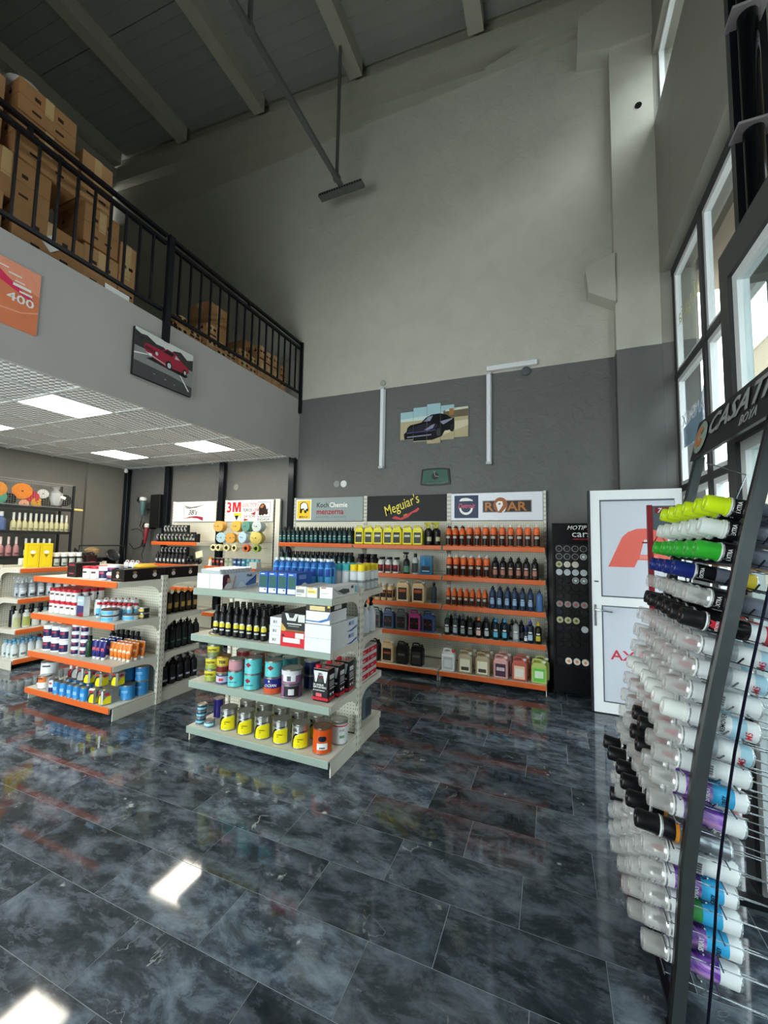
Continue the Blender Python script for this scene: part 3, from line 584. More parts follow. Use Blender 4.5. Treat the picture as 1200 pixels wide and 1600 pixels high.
HG = M('8f9b9b', .35, var=.03, name='grey_header'); HB = M('040404', .5, name='black_header'); HW = M('e8eaf2', .3, var=.02, name='white_header'); HW2 = M('edede8', .3, var=.02, name='warm_white_header')
YL = M('f0c52e', .4); NV = M('16294e', .4); PK = M('d8536e', .4); WT = M('f3f3ee', .4); BKP = M('111111', .4); REDP = M('c02434', .4); CRM = M('a0283f', .4); BRZ = M('b4702c', .35); DRK = M('2a1a14', .4); GRYP = M('9a9a98', .4)
t, h = wallbay('wall shelf bay under the grey sign with a white bulldog', -3.55, -2.395, BZ, BD_, hm=HG)
art('emblem', h, None, [(WT, rc(.035, .295, 1.865, 2.165)), (YL, rc(.05, .28, 1.88, 2.15)),
  (BKP, [(.10, 2.02), (.10, 2.10), (.14, 2.13), (.19, 2.13), (.23, 2.10), (.25, 2.03), (.24, 1.98), (.22, 2.0), (.21, 1.96), (.18, 1.97), (.17, 2.02), (.14, 2.01), (.13, 1.96), (.10, 1.97)]),
  (WT, [(.115, 2.03), (.115, 2.09), (.15, 2.12), (.19, 2.12), (.22, 2.095), (.235, 2.03), (.21, 2.03), (.195, 2.0), (.16, 2.04), (.14, 2.03)])], -.0305, .0005)
text('MIRKA', .05, BKP, h, (.085, -.031, 1.89), bold=.03, shear=.25)
text('Koch', .10, BKP, h, (.385, -.031, 2.045), bold=.012, sx=.95); text('Chemie', .10, WT, h, (.60, -.031, 2.045), bold=.03, sx=.93)
text('menzerna', .115, CRM, h, (.385, -.031, 1.945), bold=.045, sx=.98); text('polishing compounds', .045, M('6d7877', .4), h, (.385, -.031, 1.895), sx=1.05, space=1.2)
t, h = wallbay("wall shelf bay under the black sign with yellow script", -2.372, -1.215, BZ, BD_, hm=HB)
o = text("Meguiar's", .19, M('ecd84a', .4), h, (.30, -.032, 1.905), rot=(pi/2, radians(-21), 0), bold=.02, shear=.15, sx=.72)
art('ribbon', h, None, [(REDP, [(.39, 1.88), (.44, 1.91), (.52, 1.88), (.60, 1.93), (.70, 1.98), (.76, 2.02), (.78, 2.00), (.74, 1.96), (.69, 1.95), (.62, 1.89), (.53, 1.855), (.46, 1.865), (.42, 1.87)])], -.0305)
text('1901', .03, YL, h, (.56, -.0325, 1.90), rot=(pi/2, radians(-30), 0))
t, h = wallbay('wall shelf bay under the white sign with an orange lion', -1.19, -.065, BZ, BD_, hm=HW)
art('emblem', h, None, [(NV, rc(.06, .36, 1.875, 2.16)), (WT, [(.125, 2.10), (.15, 2.125), (.21, 2.13), (.25, 2.12), (.29, 2.10), (.29, 2.085), (.26, 2.09), (.16, 2.088), (.125, 2.085)]), (WT, ell(.207, 2.0, .085, .085, 20, pi, 2*pi)+ell(.207, 2.0, .06, .055, 20, 2*pi, pi)),
  (GRYP, rc(.41, .985, 1.94, 2.09)), (DRK, rc(.42, .975, 1.95, 2.08))], -.0305, .0004)
text('Detroit', .085, PK, h, (.105, -.0325, 2.0), bold=.03, shear=.3, sx=.80)
text('R', .15, BRZ, h, (.43, -.033, 1.962), bold=.05, sx=1.2); text('AR', .15, BRZ, h, (.705, -.033, 1.962), bold=.05, sx=1.15)
art('lion_emblem', h, None, [(M('a05a24', .4), ell(.625, 2.03, .085, .095)), (WT, [(.57, 2.05), (.60, 2.08), (.65, 2.075), (.655, 2.03), (.63, 1.99), (.60, 1.95), (.585, 2.0)]), (M('a05a24', .4), ell(.615, 2.045, .014, .012, 8)), (WT, [(.64, 1.94), (.69, 2.0), (.68, 1.96), (.655, 1.94)])], -.0335, .0005)
t, h = wallbay('wall shelf bay under the white sign with a red and black swoosh frame', -6.06, -5.07, (1.50, 1.15, .80, .455, .115), (.40, .40, .40, .40, .5), hm=HW2)
MB().box(.97, 1.03, -.02, .02, .02, 2.19).build('side_panel', CREAM, t)
art('emblem', h, None, [(BKP, rc(.26, .266, 1.90, 2.13)), (GRYP, rc(.26, .70, 1.905, 1.909)), (GRYP, rc(.698, .702, 1.9, 2.12)), (BKP, [(.26, 2.13), (.30, 2.10), (.42, 2.075), (.55, 2.085), (.74, 2.13), (.55, 2.10), (.42, 2.09), (.31, 2.11)]), (BKP, [(.26, 2.10), (.34, 2.07), (.46, 2.06), (.34, 2.085)]), (CRM, [(.27, 1.895), (.40, 1.93), (.55, 1.94), (.70, 1.92), (.70, 1.86), (.58, 1.90), (.44, 1.915)])], -.0305)
text("3B's", .11, BKP, h, (.36, -.031, 1.965), bold=.02, shear=.3, sx=1.1)
t, h = wallbay('wall shelf bay with hanging pads under the white rhino sign', -4.89, -3.92, (1.15, .80, .455, .115), (.40, .40, .40, .5), hm=HW2, pz=(.12, .5, .85, 1.2, 1.52, 1.84))
MB().box(.96, 1.07, -.02, .02, .02, 2.19).build('side_panel', CREAM, t)
RED3 = M('d3202c', .4)
text('3', .23, RED3, h, (.03, -.031, 1.995), bold=.05, sx=.95); art('letter_m', h, None, [(RED3, [(.155, 1.995), (.155, 2.155), (.215, 2.155), (.24, 2.06), (.265, 2.155), (.325, 2.155), (.325, 1.995), (.288, 1.995), (.288, 2.10), (.258, 1.995), (.222, 1.995), (.192, 2.10), (.192, 1.995)])], -.031); text('LOCTITE', .075, RED3, h, (.355, -.031, 2.08), bold=.02, shear=.2, sx=.93); text('TEROS', .072, BKP, h, (.355, -.031, 2.0), bold=.03, shear=.2, sx=.9); text('ON', .072, RED3, h, (.57, -.031, 2.0), bold=.03, shear=.2, sx=.9); text('DAYSON', .06, BKP, h, (.385, -.031, 1.905), bold=.01, shear=.2, sx=.9); text('INDASA', .06, BKP, h, (.655, -.031, 1.858), sx=1.1)
art('emblem', h, None, [(BKP, rc(.66, .90, 1.915, 2.15)), (WT, rc(.667, .893, 1.922, 2.143)), (DRK, [(.68, 1.95), (.68, 2.07), (.72, 2.12), (.77, 2.13), (.81, 2.09), (.83, 2.03), (.86, 2.06), (.85, 2.0), (.86, 1.97), (.83, 1.945), (.79, 1.96), (.76, 1.93), (.74, 1.95), (.71, 1.935)]), (M('b06a3c', .5), [(.70, 2.07), (.74, 2.115), (.78, 2.10), (.76, 2.06), (.72, 2.05)]),
  (YL, [(.18, 1.98), (.31, 1.98), (.30, 1.94), (.245, 1.925), (.19, 1.94)]), (BKP, [(.20, 1.94), (.29, 1.94), (.245, 1.86)]), (M('d9d22c', .4), [(.30, 1.975), (.34, 1.985), (.33, 1.9), (.31, 1.895)]), (CRM, [(.52, 1.965), (.62, 2.0), (.61, 1.94)]), (CRM, [(.39, 1.85), (.40, 1.895), (.50, 1.87)])], -.0305)
# ================================================================= SPRAY CAN STAND (right foreground)
PC = [(0.0, .328), (.216, .352), (.516, .377), (.869, .428), (1.122, .476), (1.376, .531), (1.629, .583), (1.798, .623), (1.99, .667)]
def px_(z):
    for (a, xa), (b, xb) in zip(PC, PC[1:]):
        if z <= b: return xa+(xb-xa)*(z-a)/(b-a)
    return .667+(z-1.99)*.24
YN, YF = 1.685, 2.44
POSTM = M('4c5052', .32, .6, name='dark_grey_steel'); WIRE = M('1a1a20', .3, .5, name='black_wire'); WIREC = M('a9adb2', .25, .9, name='bright_wire')
sd = thing('spray_can_stand', 'leaning black wire stand full of spray cans under a black sign', 'display stand', (0, 0, 0)); sd.location = (.45, 2.06, 0)
OX = Matrix.Translation((-.45, -2.06, 0))
def sbuild(m, name, mats, smooth=None, parent=None):
    m.v = [(a-.45, b-2.06, c) for a, b, c in m.v]; return m.build(name, mats, parent or sd, smooth)
zz = [i*.1 for i in range(21)]
for y in (YN, YF):
    m = MB(); v = []; n = len(zz)
    for z in zz:
        x = px_(z); v += [(x, y-.008, z), (x+.007, y-.012, z), (x+.042, y-.012, z), (x+.042, y+.012, z), (x, y+.012, z)]
    f = []
    for i in range(n-1):
        for k in range(5): f.append([i*5+k, i*5+(k+1) % 5, (i+1)*5+(k+1) % 5, (i+1)*5+k])
    m.add(v, f); m.add(v[:5], [[0, 1, 2, 3, 4]]); m.add(v[-5:], [[0, 1, 2, 3, 4]]); m.mi = [1 if i % 5 in (0, 4) else 0 for i in range(5*(n-1))]+[0, 0]; sbuild(m, 'post', [POSTM, BLK])
    yb_ = y if y == YN else 2.30
    m = MB(); m.box(.325, .40, y-.02, y+.02, 0, .012) if y == YN else m.box(.42, 1.0, yb_-.02, yb_+.02, .045, .08).box(.33, .42, yb_-.02, YF+.02, .045, .08); sbuild(m, 'foot', IRON)
    for x in (() if y == YN else (.36, .93)):
        y = 2.30
        m = MB(); m.lathe([(.024, -.01), (.026, -.006), (.026, .006), (.024, .01)], 16, X=Matrix.Translation((x, y, .026)) @ Matrix.Rotation(pi/2, 4, 'X')); m.box(x-.012, x+.012, y-.016, y-.012, .02, .055).box(x-.012, x+.012, y+.012, y+.016, .02, .055); sbuild(m, 'caster', BLK, 40)
    y = YN if yb_ == YN else YF
    m = MB(); m.tube([(px_(z)+.10, y-.008 if y == YN else y+.006, z) for z in zz[:-2]], .0045, 6); sbuild(m, 'rear_rod', M('18182c', .25, .5, name='dark_blue_wire'))
m = MB(); m.box(.335, .36, YN+.02, 2.28, .03, .05); sbuild(m, 'cross_bar', IRON)
m = MB(); m.tube([(px_(1.96)+.05, YF-.02, 1.97), (px_(1.9)+.19, YF-.1, 1.89), (px_(1.6)+.15, YF-.15, 1.65)], .004); sbuild(m, 'brace_wire', WIREC)
sgn = MB(); sgn.prism([(.655, 1.985), (.672, 1.985), (.718, 2.18), (.700, 2.18)], YN-.06, YF+.02, 'y')
sgn = sbuild(sgn, 'sign_board', M('151515', .3, name='black_sign_board'))
# sign face: plane facing -x, tilted; u runs toward the camera (-y)
SR = Matrix(((0, .225, -.974, 0), (-1, 0, 0, 0), (0, .974, .225, 0), (0, 0, 0, 1)))
def onsign(o, u, v):
    o.parent = sgn; base = Vector((.6535-.45, YF+.01-2.06, 1.99)); o.matrix_local = Matrix.Translation(base + Vector((0, -1, 0))*u + Vector((.225, 0, .974))*v + Vector((-.974, 0, .225))*.002) @ SR
GRP = M('8e908f', .4, name='grey_sign_letter'); 
o = text('CASATI', .125, GRP, sgn, (0, 0, 0), bold=.045, shear=.25, sx=1.35); s0 = o.scale.copy(); onsign(o, .185, .078); o.scale = s0
o = text('BOYA', .055, GRP, sgn, (0, 0, 0), bold=.02, shear=.2); onsign(o, .56, .022)
m = MB(); m.lathe([(.078, 0), (.078, .002), (.07, .003)], 28); o = m.build('badge', [M('8a9a90', .4)], sgn, 40); onsign(o, .10, .095)
m = MB(); m.lathe([(.066, 0), (.066, .002)], 28, a0=.5, a1=5.6).lathe([(.02, 0), (.05, 0), (.05, .004), (.02, .004), (.02, 0)], 20, a0=.6, a1=5.9); o = m.build('badge', [M('b06f45', .4)], sgn); onsign(o, .10, .095); o.location.x -= .002
# wire trays
ROWZ = [1.712-.0798*i for i in range(20)]
def tilt(z): return math.atan2(px_(z+.05)-px_(z-.05), .1)
for i, z in enumerate(ROWZ):
    x0 = px_(z)-.02; a = tilt(z); m = MB(); d = Vector((cos(a), 0, -sin(a))); upv = Vector((sin(a), 0, cos(a)))
    base = Vector((x0, 0, z))-upv*.038
    def P(t, y, h=0): q = base+d*t+upv*h; return (q.x, y, q.z)
    m.tube([P(0, YN), P(0, YF)], .0025, 5).tube([P(.15, YN), P(.15, YF)], .0025, 5)
    for k in range(7):
        y = YN+.01+k*(YF-YN-.02)/6; m.tube([P(0, y), P(.33, y), P(.295, y+.02 if k < 6 else y-.02, -.012), P(.15, y)], .0016, 5)
    pts = []
    for k in range(6):
        y = YN+.01+k*(YF-YN-.02)/6; dy = (YF-YN-.02)/6
        pts += [P(.10, y, .02), P(.10, y+dy*.25, -.004), P(.10, y+dy*.5, -.01), P(.10, y+dy*.75, -.004)]
    m.tube(pts+[P(.10, YF-.01, .02)], .0028, 5)
    sbuild(m, 'wire_tray', [WIRE if i < 7 else M('8a8d92', .25, .9, name='bright_tray_wire')])
# ---- spray cans
CLEAR = glassy('clear_plastic', 'cfccc8', .38, .12)
def spray(capm, bands, clear=False, txt=None, blob=None):
    t = thing('spray_can', 'spray can', 'spray can')
    MB().lathe([(.029, 0), (.0325, .004), (.0325, .15), (.026, .158)], 20).build('can_body', M('d5d7da', .25, .8, name='can_steel'), t, 40)
    m = MB(); mats = []; prev = .006
    for k, (z, mt) in enumerate(bands):
        if mt not in mats: mats.append(mt)
        m.lathe([(.0331, prev), (.0331, z)], 20, mats.index(mt), cap=False); prev = z
    lb = m.build('label', mats, t, 40)
    if blob: art('label_print', t, None, blob, -.0332, .0004)
    m = MB(); m.lathe([(.0335, .152), (.0335, .156), (.031, .157), (.0305, .20), (.028, .2035), (.016, .2035), (.014, .2005), (0, .2005)], 20); m.build('cap', capm, t, 40)
    MB().lathe([(.034, .149), (.034, .1525)], 20).build('rim', M('e6e6e6', .3), t, 40)
    if clear: MB().lathe([(.010, .158), (.010, .172), (.006, .174), (.006, .182)], 10).build('nozzle', M(clear, .4), t, 40)
    for s_, sz, z, mt in (txt or []): text(s_, sz, mt, t, (-.022, -.0345, z), bold=.03)
    return t
def galaxy():
    m, n, L, b = nodes_mat('purple_orange_swirl_print')
    tc = n.new('ShaderNodeTexCoord'); nz = n.new('ShaderNodeTexNoise'); nz.inputs['Scale'].default_value = 14; nz.inputs['Distortion'].default_value = 2; nz.inputs['Detail'].default_value = 4
    L.new(tc.outputs['Object'], nz.inputs['Vector']); r = n.new('ShaderNodeValToRGB'); e = r.color_ramp.elements
    e[0].position = .3; e[0].color = lin('2c2478'); e[1].position = .75; e[1].color = lin('f3b070'); x = e.new(.45); x.color = lin('7a45ac'); x = e.new(.6); x.color = lin('b98fd0')
    L.new(nz.outputs[0], r.inputs[0]); L.new(r.outputs[0], b.inputs['Base Color']); b.inputs['Roughness'].default_value = .25; return m
GAL = galaxy(); CY = M('39a8dc', .25, var=.2, scale=20, name='cyan_print'); GB = M('6d7280', .3, name='blue_grey_print'); WP = M('e8eaec', .3, name='white_print'); KP = M('15151a', .3, name='black_print'); LB = M('a8cfe0', .3)
RDP = M('cc3140', .35); ORP = M('e08a2c', .35)
TW = M('f0f0f0', .4)
BAR = [(WP, rc(-.02, .02, .02, .06))]+[(KP, rc(-.017+k*.004, -.0155+k*.004+.0012*(k % 2), .025, .055)) for k in range(9)]
cans = {
 'yellow': spray(M('c8e018', .3, name='neon_yellow_cap'), [(.10, GB), (.145, KP)], txt=[('EXTRA', .013, .131, TW), ('25%', .010, .119, TW)]),
 'white': spray(M('d3d8d3', .35, name='off_white_cap'), [(.10, GB), (.145, KP)], txt=[('EXTRA', .013, .131, TW), ('25%', .010, .119, TW)]),
 'green': spray(M('2fa32d', .3, name='green_cap'), [(.04, ORP), (.10, GB), (.145, KP)], txt=[('EXTRA', .013, .131, TW)]),
 'navy blue': spray(M('1a2a72', .3, name='navy_cap'), [(.03, M('d9c23a', .35)), (.10, GB), (.145, KP)], txt=[('EXTRA', .013, .131, TW)]),
 'clear': spray(CLEAR, [(.09, GB), (.145, KP)], '3a3a3a', txt=[('EXTRA', .013, .131, TW)]),
 'black': spray(M('17181a', .35, name='black_cap'), [(.03, RDP), (.06, WP), (.145, KP)], txt=[('REXON', .011, .125, TW)], blob=[(RDP, [(-.018, .128), (-.005, .146), (.004, .140), (.016, .147), (.012, .132), (0, .126)])]),
 'clear white': spray(CLEAR, [(.03, LB), (.075, WP), (.11, M('b9bfc4', .3)), (.145, WP)], 'a83244', txt=[('M5', .02, .02, RDP)]),
 'white long': spray(M('d8dad6', .4, name='chalk_white_cap'), [(.03, WP), (.06, LB), (.145, WP)], txt=[('M5', .02, .02, RDP), ('REMOVER', .014, .075, KP)]),
 'clear label': spray(CLEAR, [(.05, WP), (.145, M('d9dcdd', .3))], '8a2a34', blob=[(a, [(u*1.0, v+.055) for u, v in p]) for a, p in BAR]),
 'clear purple': spray(CLEAR, [(.03, WP), (.075, CY), (.13, GAL), (.145, WP)], '404046', txt=[('SPRAY', .015, .082, TW), ('GREY', .013, .048, KP)]),
 'clear swirl': spray(CLEAR, [(.045, WP), (.13, GAL), (.145, WP)], '404046'),
 'clear blue': spray(CLEAR, [(.04, WP), (.08, CY), (.11, M('4aa35a', .3)), (.145, WP)], '404046'),
 'black grey': spray(M('121214', .3, name='matt_black_cap'), [(.11, M('8d9299', .25, .6)), (.118, ORP), (.145, KP)]),
}
plan = ['yellow', 'white', 'green', 'navy blue', 'clear', 'black', 'clear white', 'clear white', 'clear label', 'white long', 'clear white', 'clear label', 'clear purple', 'clear swirl', 'black grey', 'clear label', 'clear purple', 'clear blue', 'clear purple', 'clear swirl']
cd_ = {'yellow': 'neon yellow capped', 'white': 'off-white capped', 'green': 'green capped', 'navy blue': 'navy capped', 'clear': 'clear capped', 'black': 'black capped', 'clear white': 'clear capped white', 'white long': 'chalk-white capped', 'clear label': 'clear capped pale', 'clear purple': 'clear capped purple', 'clear swirl': 'clear capped swirl-print', 'clear blue': 'clear capped blue', 'black grey': 'matt-black capped grey'}
RN = ['top', 'second', 'third', 'fourth', 'fifth', 'sixth', 'seventh', 'eighth', 'ninth', 'tenth', 'eleventh', 'twelfth', 'thirteenth', 'fourteenth', 'fifteenth', 'sixteenth', 'seventeenth', 'eighteenth', 'nineteenth', 'bottom']
CN = ['nearest', 'second', 'third', 'fourth', 'fifth', 'farthest']
for i, kind in enumerate(plan):
    z = ROWZ[i]; a = tilt(z)
    ys = [1.752+k*.118 for k in range(6)]
    for k, y in enumerate(ys):
        if kind == 'navy blue' and k < 2: continue
        kd = kind; push = 0
        if i in (11, 12) and k in (2, 3): kd = 'black grey'
        if i == 17 and k == 5: kd = 'black'
        if i == 14: push = .028+.004*k
        if i > 16 and k == 0: push = -.02
        R = Matrix.Rotation(-(pi/2-a), 4, 'Y') @ Matrix.Rotation(random.uniform(-.15, .15), 4, 'Z')
        d = Vector((-cos(a), 0, sin(a))); tipx = px_(z)-.098-push+random.uniform(-.005, .004)
        if i > 5 and k >= 4: tipx -= .012
        p = Vector((tipx, y+random.uniform(-.003, .003), z))-d*.271
        lab = f'{cd_[kd]} spray can, {CN[k]} in the {RN[i]} row of the wire stand'
        put(cans[kd], p, 0, lab, 'spray cans in the wire stand', rot=R.to_euler(), s=(1, 1, 1.33))
# red stand half hidden behind it
rs = thing('display_stand', 'dark red display stand half hidden behind the spray can stand', 'display stand', (.54, 2.86, 0))
RDM = M('7d1a22', .35, name='dark_red_paint')
MB().box(0, .026, 0, .03, .05, 1.805).build('post', RDM, rs); MB().box(.40, .426, 0, .03, .05, 1.805).build('post', RDM, rs)
MB().box(.0, .026, -.02, .30, .02, .05).box(.40, .426, -.02, .30, .02, .05).box(.026, .40, .27, .30, .02, .05).build('base', RDM, rs)
b = MB().box(.026, .40, .005, .03, 1.655, 1.80).build('sign_board', M('4f5a60', .4, name='slate_sign'), rs)
MB().box(.04, .24, .002, .006, 1.755, 1.79).build('name_strip', RDM, b); text('7', .04, M('e8e8e8', .4), b, (.05, .001, 1.758), bold=.03, shear=.2)
for z in (1.58, 1.2, .8, .4): MB().tube([(.013, 0, z), (.413, 0, z)], .005).tube([(.013, .25, z), (.413, .25, z)], .005).tube([(.03, 0, z), (.06, .02, z+.06), (.09, 0, z), (.25, .25, z)], .004).build('wire_shelf', RDM, rs)
MB().lathe([(.022, 0), (.025, .004), (.025, .016), (.022, .02)], 14, X=Matrix.Translation((.02, -.03, .025)) @ Matrix.Rotation(-pi/2, 4, 'X')).build('caster', BLK, rs, 40)

# ================================================================= BLACK CAP DISPLAY on the back wall beside the door
md = thing('spray_rack', 'tall black rack of spray cans seen end-on beside the open door', 'display stand', (0.01, 4.72, 0))
MB().box(0, .78, .02, .36, .04, 1.79).build('cabinet', M('0a0a0c', .35, name='black_cabinet'), md)
MB().box(0, .02, -.01, .02, .04, 1.79).box(.76, .78, -.01, .02, .04, 1.79).box(.02, .76, -.01, .02, .04, .30).build('frame', BLK, md)
MB().box(.02, .10, .0, .30, 0, .04).box(.68, .76, .0, .30, 0, .04).build('foot', BLK, md)
hp = MB().box(.0, .78, -.012, .02, 1.57, 1.79).build('header_panel', M('0c0c0e', .25, name='black_header_board'), md)
text('MOTIP', .062, M('e9e9e9', .4), hp, (.145, -.0125, 1.722), bold=.03, shear=.3, sx=.98)
art('stripe_emblem', hp, None, [(REDP, [(.335, 1.722), (.375, 1.722), (.40, 1.768), (.36, 1.768)]), (ORP, [(.375, 1.722), (.41, 1.722), (.435, 1.768), (.40, 1.768)]), (YL, [(.41, 1.722), (.45, 1.722), (.475, 1.768), (.435, 1.768)])], -.0125)
text('carat', .10, M('e3e3e3', .4), hp, (.19, -.0125, 1.645), bold=.005, sx=1.15); text('AEROSOL', .022, REDP, hp, (.20, -.0125, 1.615), sx=1.6)
def cap_disc(ring, mid, hole=None):
    t = thing('spray_can', 'x', 'spray can')
    MB().lathe([(.031, -.12), (.033, -.12), (.033, 0), (.029, .003), (.028, 0)], 18, X=Matrix.Rotation(pi/2, 4, 'X'), cap=False).build('cap_rim', M(ring, .35), t, 40)
    MB().lathe([(.028, -.001), (.0, -.001)], 18, X=Matrix.Rotation(pi/2, 4, 'X')).build('cap_face', M(mid, .35), t)
    if hole: MB().lathe([(.013, 0), (.013, .002)], 14, X=Matrix.Rotation(pi/2, 4, 'X')).build('cap_centre', M(hole, .4), t)
    return t
cc = {'k': ('silver ringed black', cap_disc('a5a7a8', '17181a', '2c2d30')), 'g': ('dull green-black', cap_disc('2c322f', '151816')), 'd': ('black', cap_disc('1d1e20', '0d0d0e')), 'w': ('white', cap_disc('c9cfd2', 'b4bcc0')), 's': ('silver', cap_disc('c9cccd', '7a8084', 'd9dcdd')),
      'r': ('red centred grey', cap_disc('9a9c9b', '8a8c8b', 'b8463c')), 'b': ('navy', cap_disc('232a3c', '141926')), 'c': ('cream ringed', cap_disc('c9c9a4', 'b6b68e', '5c5c46')), 'o': ('orange centred white', cap_disc('e9e9e6', 'e9e6dd', 'e8893c')), 'i': ('ivory', cap_disc('d8d5c8', 'c8c4b4'))}
MR = ['kkkkkk', 'kkkskk', 'ciidkd', 'wwwwdw', 'ddssdd', 'ddddgd', 'ggddbd', 'rrrrrr', 'bddgbb', 'cccdcc', 'bddwdd', 'ddddbd', 'dddddd', 'doooow', 'dgggdd', 'dgdddd']
RN2 = ['top']+RN[1:15]+['bottom']
for j, rw in enumerate(MR):
    z = 1.52-.083*(j if j < 13 else j+1)
    for i, c in enumerate(rw):
        nm, pr_ = cc[c]
        put(pr_, (.01+.066+i*.078, 4.72, z), 0, f'{nm} capped can, {ORD[i]} from left, {RN2[j]} row of the black rack'.replace('leftmost from left', 'leftmost'), 'cans in the black rack')
# ================================================================= LEFT WALL RACK, TOOLS, MACHINE
rk = thing('metal_rack', 'dark steel rack with a mesh basket on top against the left wall', 'rack', (-7.2, 1.9, 0), pi/2)
RM = M('33363a', .35, .6, name='dark_rack_steel'); RW = 2.12
for x in (0, RW/2, RW):
    for y in (-.20, .12): MB().box(x-.014, x+.014, y-.014, y+.014, 0, 2.36 if y < 0 else 2.36).build('post', RM, rk)
for z in (1.975, 1.62, 1.26, .8, .3): MB().box(0, RW, -.20, .12, z-.012, z).box(0, RW, -.214, -.20, z-.03, z+.012).build('shelf', RM, rk)
m = MB()
for z in (2.0, 2.36): m.box(0, RW, -.206, -.198, z-.005, z+.005).box(0, RW, .116, .124, z-.005, z+.005)
for k in range(70): m.box(k*RW/69-.001, k*RW/69+.001, -.203, -.201, 1.985, 2.36)
for k in range(12): m.box(0, RW, -.203, -.201, 1.99+k*.031, 1.992+k*.031)
for k in range(10): m.box(RW-.001, RW+.001, -.20+k*.034, -.198+k*.034, 1.985, 2.36)
m.build('mesh_basket', M('8b8d8c', .4, .5, name='thin_grey_mesh'), rk)
MB().box(.99, 1.03, .115, .12, .3, 2.3, X=None).build('back_strut', RM, rk)
# polishing pads in the basket
def disc(col, name='polishing_pad', r=.09, h=.03, back='d8d4c8'):
    t = thing(name, 'x', 'pad')
    MB().lathe([(r*.9, 0), (r, .006), (r, h-.006), (r*.92, h)], 22, X=Matrix.Rotation(pi/2, 4, 'X')).build('foam', M(col, .8, var=.12, bump=.3, scale=60), t, 40)
    MB().lathe([(r*.8, -.004), (r*.8, 0)], 22, X=Matrix.Rotation(pi/2, 4, 'X')).build('backing', M(back, .7), t)
    MB().lathe([(r*.12, h), (r*.12, h+.001)], 10, X=Matrix.Rotation(pi/2, 4, 'X')).build('centre_hole', M('5a4a30', .8), t)
    return t
PB = [('4fa48c', 3.10, 2.09, .10, 'mint green'), ('e8952c', 3.09, 2.20, .10, 'dull orange'), ('1c1f1e', 3.22, 2.07, .085, 'black woollen'), ('f08a1c', 3.37, 2.20, .115, 'bright orange'), ('c4303e', 3.50, 2.13, .08, 'crimson'), ('d9dcd8', 3.63, 2.19, .07, 'white'), ('e0a02a', 3.55, 2.05, .075, 'amber'), ('2a2a2a', 3.69, 2.06, .09, 'dark grey'), ('17181a', 3.93, 2.12, .09, 'jet black'), ('e8a884', 3.40, 2.02, .06, 'salmon'), ('3c2026', 3.83, 2.045, .07, 'maroon')]
for c, y, z, r, nm in PB: put(disc(c, r=r), (-7.06, y, z), pi/2+random.uniform(-.3, .3), f'{nm} round polishing pad in the mesh basket', 'pads in the mesh basket')
bag = thing('plastic_bag', 'clear plastic bag of pads in the mesh basket', 'bag', (-7.05, 3.80, 2.0), pi/2)
bm_ = MB(); bm_.lathe([(.0, 0), (.07, .03), (.10, .13), (.085, .22), (.03, .27), (.05, .31)], 9).build('film', glassy('crinkled_film', 'd5d8d8', .5, .12), bag, 30); MB().box(-.035, .035, -.105, -.10, .14, .18, X=Matrix.Rotation(.3, 4, 'Y')).build('label', WHITE, bag)
o = MB().lathe([(.0, 0), (.018, .0), (.018, .16), (0, .16)], 8, X=Matrix.Rotation(pi/2, 4, 'Y')).build('brush_handle', M('e8c878', .5), None, loc=(-7.02, 4.02, 1.985), rot=(0, 0, pi/2)); tag(o, 'pale wooden handle lying in the mesh basket', 'handle')

# board with polishing machines
tb = thing('tool_board', 'narrow black board with machine holders on the back wall', 'tool holder', (-6.42, W-.005, 1.62))
MB().box(-.10, .14, -.16, 0, .12, .70, b=.004).build('board', M('101011', .4, name='black_board'), tb)
MB().box(-.24, -.10, -.12, -.02, .10, .14).box(-.24, -.10, -.12, -.02, .42, .46).build('holder', BLK, tb)
def polisher(lab, loc, body, rot):
    t = thing('polisher', lab, 'power tool', loc); t.rotation_euler = rot
    MB().lathe([(.0, 0), (.03, .01), (.045, .10), (.055, .24), (.04, .27), (0, .275)], 14).build('motor_body', M(body, .35), t, 50)
    MB().lathe([(.0, .265), (.055, .27), (.06, .31), (.05, .33), (0, .335)], 14).build('gear_head', M('c9cac8', .3), t, 50)
    MB().tube([(-.02, 0, .30), (-.12, 0, .33), (-.15, 0, .27), (-.08, 0, .23)], .014, 8).build('handle', BLK, t, 50)
    MB().tube([(0, 0, .01), (.01, -.02, -.10), (-.02, -.02, -.18), (.02, -.01, -.24)], .007, 6).build('cable', BLK, t)
    return t
polisher('grey-green polisher hanging upright on the tool board', (-6.72, 5.0, 1.95), '3f5a5c', (0, 0, 0))
t = polisher('slim red polisher hanging nose-down below the tool board', (-6.62, 5.0, 1.45), '7d2830', (0, .12, 0))
t.scale = (.75, .75, 1.1)
cw = thing('power_cable', 'thin black cable with a plug hanging on the wall beside the red polisher', 'cable', (-6.9, W-.03, 1.45))
MB().tube([(-.25, 0, .25), (-.1, 0, .28), (.05, 0, .22), (.09, 0, .1), (.02, 0, -.05), (-.15, 0, -.1), (-.28, 0, 0)], .006, 6).build('cord', BLK, cw); MB().box(.07, .12, -.02, .02, -.05, .08, b=.01).build('plug', BLK, cw)
